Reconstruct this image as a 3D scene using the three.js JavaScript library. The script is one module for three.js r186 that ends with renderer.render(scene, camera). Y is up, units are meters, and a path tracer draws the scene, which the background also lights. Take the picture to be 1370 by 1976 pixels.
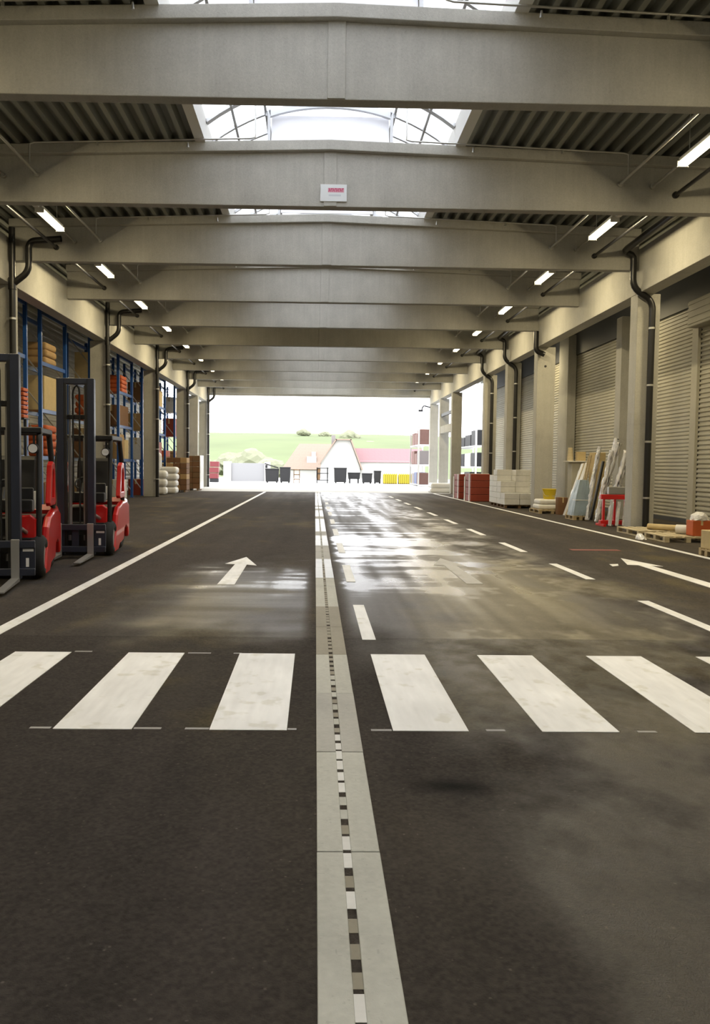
import * as THREE from 'three';
import { RoundedBoxGeometry } from 'three/addons/geometries/RoundedBoxGeometry.js';
import { mergeGeometries, mergeVertices, toCreasedNormals } from 'three/addons/utils/BufferGeometryUtils.js';
import { RectAreaLightUniformsLib } from 'three/addons/lights/RectAreaLightUniformsLib.js';

// ------------------------------------------------------------------ camera, sky, exposure
const scene = new THREE.Scene();
const W = 1370, H = 1976, F = 1610;
const camera = new THREE.PerspectiveCamera(2 * Math.atan(H / 2 / F) * 180 / Math.PI, W / H, 0.05, 3000);
camera.setViewOffset(W, H, 50, 0, W, H);
camera.position.set(0, 1.66, 0);
camera.rotation.order = 'YXZ';
camera.rotation.set(-Math.atan(89 / F), -Math.atan(28 / F), 0.0115);
scene.background = new THREE.Color().setRGB(4.4, 4.45, 4.55);   // even white overcast
const renderer = new THREE.WebGLRenderer({ antialias: true });
renderer.toneMapping = THREE.LinearToneMapping;
renderer.toneMappingExposure = 1.15;
renderer.shadowMap.enabled = true;
RectAreaLightUniformsLib.init();
const LAMP_POWER = 148, LAMP_TINT = [1.0, 0.82, 0.48];

// ------------------------------------------------------------------ helpers
let seed = 20240517;
const rnd = () => { seed |= 0; seed = seed + 0x6D2B79F5 | 0; let t = Math.imul(seed ^ seed >>> 15, 1 | seed); t = t + Math.imul(t ^ t >>> 7, 61 | t) ^ t; return ((t ^ t >>> 14) >>> 0) / 4294967296; };
const rr = (a, b) => a + (b - a) * rnd();
const clamp = (x, a = 0, b = 1) => Math.min(b, Math.max(a, x));
const sst = (a, b, x) => { const t = clamp((x - a) / (b - a)); return t * t * (3 - 2 * t); };
const mix = (a, b, t) => a + (b - a) * t;
const hash = (x, y) => { let h = Math.imul(x, 374761393) + Math.imul(y, 668265263) | 0; h = Math.imul(h ^ h >>> 13, 1274126177); return ((h ^ h >>> 16) >>> 0) / 4294967296; };
function vnoise(x, y, p = 0) {
  const xi = Math.floor(x), yi = Math.floor(y), fx = x - xi, fy = y - yi, u = fx * fx * (3 - 2 * fx), v = fy * fy * (3 - 2 * fy);
  const w = (k) => p ? ((k % p) + p) % p : k;
  const a = hash(w(xi), w(yi)), b = hash(w(xi + 1), w(yi)), c = hash(w(xi), w(yi + 1)), d = hash(w(xi + 1), w(yi + 1));
  return a + (b - a) * u + (c - a) * v + (a - b - c + d) * u * v;
}
function fbm(x, y, oct = 4, p = 0) { let s = 0, a = 0.5, n = 0; for (let i = 0; i < oct; i++) { s += a * vnoise(x + i * 17 * (p ? 0 : 1), y, p); n += a; a *= 0.5; x *= 2; y *= 2; p *= 2; } return s / n; }
const enc = (c) => Math.round(255 * clamp(c <= 0.0031308 ? c * 12.92 : 1.055 * Math.pow(c, 1 / 2.4) - 0.055));
function tex(w, h, fn, srgb = true, repeat = [1, 1], clampEdge = false) {
  const data = new Uint8Array(w * h * 4);
  for (let j = 0, k = 0; j < h; j++) for (let i = 0; i < w; i++, k += 4) {
    const c = fn((i + 0.5) / w, (j + 0.5) / h);
    const a = typeof c === 'number' ? [c, c, c] : c;
    for (let q = 0; q < 3; q++) data[k + q] = srgb ? enc(a[q]) : Math.round(255 * clamp(a[q]));
    data[k + 3] = 255;
  }
  const t = new THREE.DataTexture(data, w, h);
  t.magFilter = THREE.LinearFilter; t.minFilter = THREE.LinearMipmapLinearFilter; t.generateMipmaps = true;
  t.wrapS = t.wrapT = clampEdge ? THREE.ClampToEdgeWrapping : THREE.RepeatWrapping;
  if (srgb) t.colorSpace = THREE.SRGBColorSpace;
  t.repeat.set(...repeat); t.needsUpdate = true;
  return t;
}
const lin = (r, g, b) => new THREE.Color().setRGB(r, g, b);
const mat = (c, o = {}) => new THREE.MeshPhysicalMaterial({ color: Array.isArray(c) ? lin(...c) : new THREE.Color(c), roughness: 0.7, side: THREE.DoubleSide, ...o });

function metricUV(g) {
  if (g.userData.keepUV) return g;
  const n = g.index ? g.toNonIndexed() : g, p = n.attributes.position, uv = new Float32Array(p.count * 2);
  const a = new THREE.Vector3(), b = new THREE.Vector3(), c = new THREE.Vector3();
  for (let i = 0; i < p.count; i += 3) {
    a.fromBufferAttribute(p, i); b.fromBufferAttribute(p, i + 1); c.fromBufferAttribute(p, i + 2);
    const e = b.clone().sub(a).cross(c.clone().sub(a)), ax = Math.abs(e.x), ay = Math.abs(e.y), az = Math.abs(e.z);
    [a, b, c].forEach((q, k) => {
      const o = (i + k) * 2;
      if (ax >= ay && ax >= az) { uv[o] = q.z; uv[o + 1] = q.y; } else if (ay >= az) { uv[o] = q.x; uv[o + 1] = q.z; } else { uv[o] = q.x; uv[o + 1] = q.y; }
    });
  }
  n.setAttribute('uv', new THREE.BufferAttribute(uv, 2));
  for (const k of Object.keys(n.attributes)) if (!['position', 'normal', 'uv'].includes(k)) n.deleteAttribute(k);
  n.morphAttributes = {};
  return n;
}
const used = new Map();
function numbered(name) { const k = used.get(name) ?? 0; used.set(name, k + 1); return k ? name + '_' + String(k).padStart(3, '0') : name; }
function mesh(name, geos, m, parent) {
  const list = (Array.isArray(geos) ? geos : [geos]).map(metricUV);
  const g = list.length > 1 ? mergeGeometries(list) : list[0];
  const o = new THREE.Mesh(g, m);
  o.castShadow = o.receiveShadow = true;
  o.name = parent ? name : numbered(name);
  (parent ?? scene).add(o);
  return o;
}
function tag(o, label, category, group, kind) {
  if (label) o.userData.label = label; if (category) o.userData.category = category;
  if (group) o.userData.group = group; if (kind) o.userData.kind = kind;
  return o;
}
function thing(name, label, category, [x, y, z] = [0, 0, 0], turn = 0, group, kind) {
  const o = new THREE.Group(); o.name = numbered(name); scene.add(o);
  o.position.set(x, y, z); o.rotation.y = turn;
  return tag(o, label, category, group, kind);
}
const struct = (o, label) => tag(o, label, null, null, 'structure');
// geometries (all in y-up metres)
function bx(x0, x1, y0, y1, z0, z1, r = 0) {
  const w = Math.abs(x1 - x0), h = Math.abs(y1 - y0), d = Math.abs(z1 - z0);
  const g = r ? new RoundedBoxGeometry(w, h, d, 1, Math.min(r, w / 2.1, h / 2.1, d / 2.1)) : new THREE.BoxGeometry(w, h, d);
  return g.translate((x0 + x1) / 2, (y0 + y1) / 2, (z0 + z1) / 2);
}
const cb = (w, h, d, x, y, z, r = 0) => bx(x - w / 2, x + w / 2, y - h / 2, y + h / 2, z - d / 2, z + d / 2, r);
const v3 = (a) => new THREE.Vector3(...a);
function orient(g, p, q) {           // geometry along +y from 0 to length -> from p to q
  const a = v3(p), b = v3(q), dir = b.clone().sub(a).normalize();
  g.applyQuaternion(new THREE.Quaternion().setFromUnitVectors(new THREE.Vector3(0, 1, 0), dir));
  return g.translate(a.x, a.y, a.z);
}
const len = (p, q) => v3(p).distanceTo(v3(q));
const rod = (p, q, r, seg = 10, r2 = r) => { const l = len(p, q); return orient(new THREE.CylinderGeometry(r2, r, l, seg).translate(0, l / 2, 0), p, q); };
const bar = (p, q, w, t) => { const l = len(p, q); return orient(new THREE.BoxGeometry(w, l, t).translate(0, l / 2, 0), p, q); };
const disc = (r, h, x, y, z, axis = 'y', seg = 24) => { const g = new THREE.CylinderGeometry(r, r, h, seg); if (axis === 'x') g.rotateZ(Math.PI / 2); if (axis === 'z') g.rotateX(Math.PI / 2); return g.translate(x, y, z); };
function pipe(pts, r, bend = 0.15, seg = 12) {      // polyline with rounded elbows
  const P = pts.map(v3), path = new THREE.CurvePath(); let from = P[0];
  for (let i = 1; i < P.length; i++) {
    if (i === P.length - 1) { path.add(new THREE.LineCurve3(from, P[i])); break; }
    const a = P[i - 1], b = P[i], c = P[i + 1], k = Math.min(bend, a.distanceTo(b) * 0.45, b.distanceTo(c) * 0.45);
    const s = b.clone().add(a.clone().sub(b).setLength(k)), e = b.clone().add(c.clone().sub(b).setLength(k));
    path.add(new THREE.LineCurve3(from, s)); path.add(new THREE.QuadraticBezierCurve3(s, b, e)); from = e;
  }
  const g = new THREE.TubeGeometry(path, Math.max(8, pts.length * 14), r, seg, false);
  return g;
}
// flat outline in (u,v) extruded by t; plane 'xy' extrudes along z, 'zy' along x, 'xz' along y
function ext(pts, t, plane = 'xy', bevel = 0, holes = []) {
  const s = new THREE.Shape(pts.map(([a, b]) => new THREE.Vector2(a, b)));
  holes.forEach((h) => s.holes.push(new THREE.Path(h.map(([a, b]) => new THREE.Vector2(a, b)))));
  const g = new THREE.ExtrudeGeometry(s, { depth: t - 2 * bevel, bevelEnabled: bevel > 0, bevelSize: bevel, bevelThickness: bevel, bevelSegments: 2, bevelOffset: -bevel, curveSegments: 10 });
  g.translate(0, 0, -(t - 2 * bevel) / 2);
  if (plane === 'zy') g.rotateY(-Math.PI / 2);        // u -> z , v -> y
  if (plane === 'xz') g.rotateX(Math.PI / 2);         // u -> x , v -> z
  return g;
}
const roundRect = (x0, x1, y0, y1, r, n = 4) => { const o = []; [[x1 - r, y1 - r, 0], [x0 + r, y1 - r, 90], [x0 + r, y0 + r, 180], [x1 - r, y0 + r, 270]].forEach(([cx, cy, a]) => { for (let i = 0; i <= n; i++) { const t = (a + 90 * i / n) * Math.PI / 180; o.push([cx + r * Math.cos(t), cy + r * Math.sin(t)]); } }); return o; };
const ORD = ['first', 'second', 'third', 'fourth', 'fifth', 'sixth', 'seventh', 'eighth', 'ninth', 'tenth', 'eleventh', 'twelfth', 'thirteenth', 'fourteenth', 'fifteenth'];

// ------------------------------------------------------------------ materials
const grain = tex(512, 512, (u, v) => 0.35 * hash(Math.floor(u * 512), Math.floor(v * 512)) + 0.65 * fbm(u * 64, v * 64, 3, 64), false);
const concTex = tex(1024, 1024, (u, v) => {
  const blotch = fbm(u * 6, v * 6, 5, 6), streak = fbm(u * 48, v * 3, 3, 48) , fine = fbm(u * 128, v * 128, 2, 128);
  const pore = vnoise(u * 160, v * 160, 160) > 0.93 ? -0.12 : 0;
  const k = 0.86 + 0.22 * (blotch - 0.5) + 0.1 * (streak - 0.5) + 0.12 * (fine - 0.5) + pore;
  return [k, k * 0.995, k * 0.97];
}, true, [0.35, 0.35]);
const concBump = grain.clone(); concBump.repeat.set(1.2, 1.2);
const M = {};
M.concrete = mat([0.49, 0.485, 0.46], { map: concTex, bumpMap: concBump, bumpScale: 0.003, roughness: 0.88 });
M.deck = mat([0.24, 0.25, 0.23], { roughness: 0.55, metalness: 0.25 });
M.curb = mat([0.62, 0.62, 0.6], { roughness: 0.6 });
M.roofing = mat([0.2, 0.2, 0.2], { roughness: 0.9 });
M.alu = mat([0.55, 0.56, 0.58], { roughness: 0.45, metalness: 0.6 });
M.poly = mat([0.92, 0.94, 0.97], { transmission: 0.54, thickness: 0, roughness: 1, specularIntensity: 0.2 });
M.flap = mat([0.72, 0.72, 0.76], { roughness: 0.6 });
M.galv = mat([0.55, 0.55, 0.53], { roughness: 0.35, metalness: 0.85 });
M.blackPipe = mat([0.012, 0.012, 0.013], { roughness: 0.35 });
M.darkSteel = mat([0.03, 0.03, 0.032], { roughness: 0.5, metalness: 0.3 });
M.clad = mat([0.52, 0.5, 0.42], { roughness: 0.55, map: tex(256, 256, (u, v) => 0.9 + 0.16 * (fbm(u * 8, v * 8, 4, 8) - 0.5), true, [0.3, 0.3]) });
M.fascia = mat([0.085, 0.09, 0.1], { roughness: 0.6 });
M.housing = mat([0.6, 0.6, 0.58], { roughness: 0.5 });
M.lampGlow = mat([0.9, 0.9, 0.85], { emissive: lin(1.0, 0.88, 0.58), emissiveIntensity: 5, roughness: 0.5 });
M.paint = mat([0.95, 0.95, 0.94], { roughness: 0.55, map: tex(1024, 1024, (u, v) => {
  const a = fbm(u * 7, v * 5, 5, 0 || 35), s = fbm(u * 60, v * 8, 3, 480), k = 0.88 + 0.24 * (a - 0.5) + 0.12 * (s - 0.5);
  const dirt = sst(0.62, 0.8, fbm(u * 20 + 3, v * 20, 4, 100)); return [k * (1 - 0.14 * dirt), k * (1 - 0.15 * dirt), k * (1 - 0.2 * dirt)];
}, true, [0.4, 0.4]) });
M.faintPaint = mat([0.32, 0.31, 0.3], { roughness: 0.6 });
M.redPaint = mat([0.2, 0.035, 0.03], { roughness: 0.6 });
const woodTex = tex(512, 512, (u, v) => { const k = 0.82 + 0.35 * (fbm(u * 4, v * 90, 3, 360) - 0.5) + 0.15 * (fbm(u * 8, v * 8, 3, 8) - 0.5); return [k, k * 0.97, k * 0.9]; }, true, [0.8, 0.8]);
M.wood = mat([0.5, 0.4, 0.24], { map: woodTex, roughness: 0.8 });
M.woodPale = mat([0.62, 0.54, 0.38], { map: woodTex, roughness: 0.8 });
M.woodDark = mat([0.2, 0.12, 0.06], { map: woodTex, roughness: 0.8 });
const cardTex = tex(256, 256, (u, v) => 0.88 + 0.15 * (fbm(u * 10, v * 10, 4, 10) - 0.5) + 0.05 * (fbm(u * 2, v * 100, 2, 200) - 0.5), true, [1, 1]);
M.card = mat([0.45, 0.29, 0.13], { map: cardTex, roughness: 0.85 });
M.cardDark = mat([0.2, 0.1, 0.045], { map: cardTex, roughness: 0.85 });
M.cardPale = mat([0.62, 0.48, 0.25], { map: cardTex, roughness: 0.85 });
M.orange = mat([0.55, 0.11, 0.025], { roughness: 0.6, map: cardTex });
M.brickRed = mat([0.3, 0.045, 0.02], { roughness: 0.55, map: cardTex });
M.white = mat([0.78, 0.77, 0.73], { roughness: 0.6, map: cardTex });
M.whiteFoil = mat([0.8, 0.8, 0.8], { roughness: 0.3, clearcoat: 0.3, bumpMap: grain, bumpScale: 0.01 });
M.blueRack = mat([0.012, 0.075, 0.3], { roughness: 0.35 });
M.rackOrange = mat([0.5, 0.12, 0.02], { roughness: 0.4 });
M.red = mat([0.62, 0.014, 0.012], { roughness: 0.28, clearcoat: 0.4 });
M.slate = mat([0.03, 0.036, 0.058], { roughness: 0.4, metalness: 0.2 });
M.black = mat([0.012, 0.012, 0.013], { roughness: 0.5 });
M.rubber = mat([0.018, 0.018, 0.018], { roughness: 0.85 });
M.steel = mat([0.42, 0.42, 0.42], { roughness: 0.4, metalness: 0.7 });
M.sticker = mat([0.85, 0.85, 0.85], { roughness: 0.5 });
M.lens = mat([0.9, 0.9, 0.88], { roughness: 0.15 });
M.silver = mat([0.72, 0.72, 0.73], { roughness: 0.22, metalness: 0.75, bumpMap: grain, bumpScale: 0.02 });
M.blueFoil = mat([0.3, 0.38, 0.44], { roughness: 0.3, bumpMap: grain, bumpScale: 0.01 });
M.yellow = mat([0.7, 0.52, 0.02], { roughness: 0.5 });
M.yellowBin = mat([0.4, 0.34, 0.02], { roughness: 0.5 });
M.darkPlastic = mat([0.012, 0.012, 0.014], { roughness: 0.6 });
M.roofTile = mat([0.31, 0.235, 0.19], { roughness: 0.9, map: cardTex });
M.roofRed = mat([0.25, 0.14, 0.15], { roughness: 0.9, map: cardTex });
M.render = mat([0.45, 0.44, 0.43], { roughness: 0.9 });
M.leaf = mat([0.2, 0.21, 0.14], { roughness: 0.9 });
M.bark = mat([0.2, 0.17, 0.14], { roughness: 0.9 });

// ------------------------------------------------------------------ layout
const CX = 0.25, BEAM0 = 2.38, BAY = 5, NB = 13;            // beams at depth 2.38 + 5k, k = 0..12 ; visible ones from k = 2
const beamD = (k) => BEAM0 + BAY * k;
const XR = 8.55, XL = -8.05, SLOPE = 0.03;
const YB = 6.95;                                          // beam soffit
const roofY = (x) => 8.25 - SLOPE * Math.abs(x - CX);     // top of the beams
const WALLR = 11.6, WALLL = -11.5, END = 62.9, NEAR = -3;

// ------------------------------------------------------------------ floor
const grainBump = grain.clone(); grainBump.repeat.set(3.2, 3.2);
function floorAt(x, d) {
  const n1 = fbm(x * 0.9 + 40, d * 0.3 + 7, 4), n2 = fbm(x * 0.45 + 9, d * 2.2 + 3, 4), n3 = fbm(x * 3.2 + 20, d * 0.16, 3), n4 = fbm(x * 1.7 + 60, d * 1.1 + 31, 4);
  const right = sst(0.2, 0.5, x) * (1 - sst(2.4, 4.4, x + (n1 - 0.5) * 2.6)) * sst(5.6, 9.0, d + (n4 - 0.5) * 3);
  const left = (1 - sst(-0.15, 0.02, x)) * sst(-3.0, -1.4, x + (n1 - 0.5) * 1.8) * sst(7.3, 8.8, d + (n4 - 0.5) * 2) * (1 - sst(11.8, 15, d + (n4 - 0.5) * 3));
  const nearR = 0.95 * sst(0.5, 1.6, x + (n1 - 0.5)) * (1 - sst(3.5, 5, x)) * clamp(0.62 + 1.5 * (n4 - 0.5) + 0.8 * (fbm(x * 7 + 3, d * 5 + 1, 3) - 0.5), 0, 1);
  const far = sst(16, 30, d) * (0.25 + 0.9 * n3) * sst(0.2, 0.4, x) * (1 - sst(2.5, 6, x)) + 0.3 * sst(36, 48, d) * n3 * sst(-3, -2, x);
  const damp = clamp(Math.max(right * (0.8 + 0.7 * (n3 - 0.5)), left * (0.72 + 0.9 * (n2 - 0.5)), far, nearR) + (n1 - 0.5) * 0.25);
  const pud = sst(0.5, 0.9, Math.max(right, left * 0.72) * sst(9.6, 11.2, d) * 0.85 + (n2 - 0.5) * 1.7 + (n3 - 0.5) * 0.6 - 0.3 * sst(17, 24, d) - 0.3 * sst(1.6, 3, x));
  return { n1, n2, n3, n4, damp, pud };
}
function floorColor(x, d) {
  const f = floorAt(x, d), g = fbm(x * 9, d * 9, 3), s = fbm(x * 60, d * 60, 2);
  let k = 0.93 + 0.3 * (f.n4 - 0.5) + 0.35 * (g - 0.5) * 0.5 + 0.6 * (s - 0.5) + 0.3 * (f.n3 - 0.5);
  if (hash(Math.floor(x * 130), Math.floor(d * 130)) > 0.9975) k *= 2.0;
  const oil = Math.max(1.0 * Math.exp(-(((x - 0.75) / 0.17) ** 2 + ((d - 4.25) / 0.1) ** 2) * (0.3 + 1.4 * g)), 0.45 * Math.exp(-(((x - 2.3) / 0.35) ** 2 + ((d - 6.1) / 0.18) ** 2)), 0.5 * Math.exp(-(((x - 2.25) / 0.3) ** 2 + ((d - 4.5) / 0.1) ** 2)), 0.5 * Math.exp(-(((x - 1.02) / 0.07) ** 2 + ((d - 6.65) / 0.12) ** 2)));
  k *= (1 - oil * 0.88) * mix(1, 0.9, f.damp);
  const dust = clamp(sst(0.42, 0.7, f.n1) * 0.35 + 0.55 * f.damp * sst(0.3, 0.65, f.n4));
  const mudGlow = 0.85 * sst(3.9, 5.2, d) * sst(0.4, 0.6, f.n1 * 0.55 + f.n4 * 0.45 + 0.25 * Math.max(sst(0.5, 2, x) * (1 - sst(3.4, 4.8, x)) * sst(4, 6.5, d) * (1 - sst(12, 18, d)), 0.8 * sst(-3, -2.4, x) * (1 - sst(-1, 0, x)) * sst(7, 9, d) * (1 - sst(11, 13, d))) - 0.15);  // brown mud film plus warm lamp reflection painted into the floor colour
  const q = Math.max(dust * 0.4, mudGlow);
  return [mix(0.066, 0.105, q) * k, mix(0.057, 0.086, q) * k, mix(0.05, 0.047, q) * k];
}
function floorRough(x, d) { const f = floorAt(x, d); return clamp(mix(mix(0.93 + 0.12 * (f.n4 - 0.5), 0.3 + 0.12 * (f.n2 - 0.5), f.damp), 0.16, f.pud * 0.85), 0.12, 1); }
function specTex(x0, x1, d0, d1) {                          // open dry asphalt mirrors less than a film of water
  const w = 256, h = 512, data = new Uint8Array(w * h * 4).fill(255);
  for (let j = 0; j < h; j++) for (let i = 0; i < w; i++) data[(j * w + i) * 4 + 3] = Math.round(255 * mix(0.15, 1, clamp(1.5 * floorAt(mix(x0, x1, (i + 0.5) / w), mix(d0, d1, (j + 0.5) / h)).damp)));
  const t = new THREE.DataTexture(data, w, h); t.magFilter = t.minFilter = THREE.LinearFilter; t.needsUpdate = true; return t;
}
function floorPiece(x0, x1, d0, d1, w, h, bump) {
  const g = new THREE.PlaneGeometry(x1 - x0, d1 - d0).rotateX(-Math.PI / 2).translate((x0 + x1) / 2, 0, -(d0 + d1) / 2);
  g.userData.keepUV = true;                                // u along x, v along depth
  const gb = grain.clone(); gb.repeat.set((x1 - x0) * 2.5, (d1 - d0) * 2.5);
  const at = (u, v) => [mix(x0, x1, u), mix(d0, d1, v)];
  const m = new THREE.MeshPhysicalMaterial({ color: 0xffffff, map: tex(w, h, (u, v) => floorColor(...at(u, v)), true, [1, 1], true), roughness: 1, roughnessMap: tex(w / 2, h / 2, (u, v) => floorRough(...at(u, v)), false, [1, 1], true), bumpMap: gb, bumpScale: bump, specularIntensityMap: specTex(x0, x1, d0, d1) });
  const o = mesh('floor', g, m); return struct(o, 'dark damp asphalt driveway inside the hall');
}
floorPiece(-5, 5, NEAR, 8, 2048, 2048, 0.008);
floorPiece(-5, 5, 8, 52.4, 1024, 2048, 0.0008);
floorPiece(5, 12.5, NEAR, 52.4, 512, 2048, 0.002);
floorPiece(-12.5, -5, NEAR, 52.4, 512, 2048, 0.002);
struct(mesh('floor_base', bx(-12.5, 12.5, -0.4, -0.01, -52.4, -NEAR), M.roofing), 'foundation slab under the driveway');
const yardTex = tex(512, 512, (u, v) => { const k = 0.9 + 0.2 * (fbm(u * 12, v * 12, 5, 12) - 0.5); return [k, k, k * 0.98]; }, true, [0.1, 0.1]);
M.yard = mat([0.5, 0.5, 0.49], { map: yardTex, roughness: 0.75 });
struct(mesh('yard', [bx(-90, 90, -0.4, 0, -112, -52.4), bx(-60, 60, -0.4, -0.005, -NEAR, 40), bx(-90, -12.5, -0.4, -0.005, -52.4, -NEAR), bx(12.5, 90, -0.4, -0.005, -52.4, -NEAR)], M.yard), 'pale concrete yard outside the hall');

// drainage channel: concrete elements with a slot, bridged by small webs
{
  const x0 = 0.027, x1 = 0.294, s0 = 0.138, s1 = 0.172;
  const ch = thing('drainage_channel', 'pale concrete slot drainage channel running down the middle of the driveway', 'drain', [0, 0, 0]);
  M.channel = mat([0.55, 0.55, 0.5], { map: concTex, roughness: 0.75, bumpMap: concBump, bumpScale: 0.002 });
  M.channelWet = mat([0.42, 0.42, 0.38], { map: concTex, roughness: 0.28, bumpMap: concBump, bumpScale: 0.001 });
  M.channelStain = mat([0.3, 0.27, 0.2], { map: concTex, roughness: 0.6 });
  M.channelDark = mat([0.45, 0.44, 0.4], { map: concTex, roughness: 0.6, bumpMap: concBump, bumpScale: 0.002 });
  const L = 1.25; let i = 0;
  for (let d = -1.5; d < 52.3; d += L, i++) {
    const e = Math.min(d + L, 52.38) - 0.006, m = d > 11.5 ? (hash(i, 5) > 0.7 ? M.channelDark : M.channelWet) : d > 7 && d < 9.4 ? M.channelStain : hash(i, 5) > 0.6 ? M.channelDark : M.channel, h = 0.006 + 0.003 * hash(i, 3), w = 0.004 * hash(i, 9);
    mesh('channel_element', [bx(x0 - w, s0, -0.06, h, -e, -d, 0.004), bx(s1, x1 + w, -0.06, h, -e, -d, 0.004)], m, ch);
  }
  mesh('channel_bed', bx(s0 - 0.005, s1 + 0.005, -0.06, -0.035, -52.3, 1.5), M.darkSteel, ch);
  const far = [];
  for (let d = 1.6; d < 52; d += 0.16) {
    const k = hash(Math.round(d * 100), 1), l = 0.085 + 0.05 * k, g = bx(s0 - 0.002, s1 + 0.002, -0.03, 0.001 + 0.002 * k, -d - l, -d);
    if (d < 14) mesh('slot_bridge', g, k > 0.45 && d < 5 ? M.white : k > 0.3 && d < 6.5 ? M.channel : M.channelStain, ch); else far.push(g);
  }
  tag(mesh('slot_bridge', far, M.channel, ch), null, null, null, 'stuff');
}

// ------------------------------------------------------------------ road markings (thin paint)
function marking(name, pts, label, group, m = M.paint, t = 0.004) {
  const g = ext(pts.map(([x, d]) => [x, -d]), t, 'xz').translate(0, t / 2, 0);
  return tag(mesh(name, g, m), label, 'road marking', group);
}
const rect = (x0, x1, d0, d1) => [[x0, d0], [x1, d0], [x1, d1], [x0, d1]];
[[-2.61, -2.12, 'white crosswalk stripe farthest left, cut by the left edge of the photo'], [-1.62, -1.13, 'white crosswalk stripe second to the left of the drain'], [-0.645, -0.16, 'white crosswalk stripe directly left of the drainage channel'],
  [0.508, 0.985, 'white crosswalk stripe directly right of the drainage channel'], [1.45, 1.94, 'white crosswalk stripe second to the right of the drain'], [2.42, 2.91, 'white crosswalk stripe third to the right of the drain'], [3.4, 3.88, 'white crosswalk stripe at the far right, only its corner in view']]
  .forEach(([a, b, l]) => marking('crosswalk_stripe', rect(a, b, 5.15, 7.28), l, 'crosswalk stripes'));
[[-1.77, -1.64, 5.16], [-1.12, -0.95, 5.16], [-0.8, -0.65, 5.16], [-0.155, -0.1, 5.16], [0.37, 0.5, 5.15], [1.1, 1.22, 5.16], [2.06, 2.18, 5.15], [-2.1, -1.95, 7.3], [-1.1, -0.9, 7.27], [-0.7, -0.63, 7.27]]
  .forEach(([a, b, d], i) => marking('layout_mark', rect(a, b, d, d + 0.035), ['thin chalk tick left of the second stripe left of the drain, near edge', 'thin chalk tick right of the second stripe left of the drain, near edge', 'thin chalk tick just left of the stripe beside the drain, near edge', 'tiny chalk tick between the left stripe and the drain, near edge', 'thin chalk tick between the drain and the right stripe, near edge', 'thin chalk tick midway between first and second stripes right of the drain', 'thin chalk tick between second and third stripes right of the drain', 'thin chalk tick at the far edge beside the leftmost stripe', 'thin chalk tick at the far edge beside the second stripe left of the drain', 'thin chalk tick at the far edge beside the stripe next to the drain'][i], 'crosswalk layout ticks', M.faintPaint, 0.002));
marking('lane_line', rect(-3.17, -3.02, NEAR, 52), 'long white line along the left lane beside the forklifts');
marking('lane_line', rect(7.37, 7.51, NEAR, 52), 'long white line on the right, in front of the columns and pallets');
for (let i = 0; i < 10; i++) { const d = 8.4 + 4 * i; marking('lane_dash', rect(4.09, 4.23, d, d + 2), `${ORD[i]} dash from the camera of the dashed line in the right half`, 'dashes of the right dashed line'); }
for (let i = 0; i < 9; i++) { const d = 7.9 + 4 * i; marking('lane_dash', rect(0.47, 0.6, d, d + 2), `${ORD[i]} dash from the camera of the dashed line beside the drain`, 'dashes beside the drain'); }
const arrow = (x, d0, d1, s = 1) => [[x - 0.12 * s, d0], [x + 0.12 * s, d0], [x + 0.1 * s, d1 - 1.15], [x + 0.27 * s, d1 - 1.25], [x, d1], [x - 0.27 * s, d1 - 1.05], [x - 0.1 * s, d1 - 1.1]];
M.wornPaint = mat([0.45, 0.44, 0.42], { roughness: 0.5, map: M.paint.map });
marking('lane_arrow', arrow(-1.22, 11.5, 15), 'white arrow in the left lane pointing away from the camera', 'lane arrows');
marking('lane_arrow', arrow(2.3, 11.8, 15.1), 'faded arrow in the wet lane right of the drain', 'lane arrows', M.wornPaint);
marking('lane_arrow', arrow(5.72, 11.2, 15.4), 'white arrow in the far right lane, cut by the photo edge', 'lane arrows');
marking('floor_stripe', rect(5.25, 6.25, 16.8, 17.05), 'faded red stripe painted across the right lane', null, M.redPaint);
marking('paint_scrap', [[5.1, 14.1], [5.24, 14.2], [5.32, 14.45], [5.15, 14.4]], 'small white paint scrap left of the far right arrow');

// ------------------------------------------------------------------ roof: beams, deck, skylight
function roofBeam(k) {
  const d = beamD(k), z = -d, vis = k - 2;
  const b = thing('roof_beam', vis >= 0 ? `${ORD[vis]} concrete roof beam spanning the hall, counted from the camera` : `concrete roof beam overhead, ${vis === -1 ? 'one bay' : 'two bays'} before the first one in view`, null, [0, 0, 0], 0, null, 'structure');
  const web = [[XL, YB], [XR, YB], [XR, roofY(XR) - 0.2], [CX, roofY(CX) - 0.2], [XL, roofY(XL) - 0.2]];
  mesh('web', ext(web, 0.26, 'xy', 0.012).translate(0, 0, z - 0.13), M.concrete, b);
  const fl = [[XL, roofY(XL) - 0.2], [CX, roofY(CX) - 0.2], [XR, roofY(XR) - 0.2], [XR, roofY(XR)], [CX, roofY(CX)], [XL, roofY(XL)]];
  mesh('flange', ext(fl, 0.52, 'xy', 0.012).translate(0, 0, z - 0.13), M.concrete, b);
  mesh('stiffener', bx(CX - 0.13, CX + 0.13, YB + 0.01, roofY(CX) - 0.2, z - 0.28, z + 0.018, 0.01), M.concrete, b);
  return b;
}
for (let k = 0; k < NB; k++) roofBeam(k);

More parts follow.
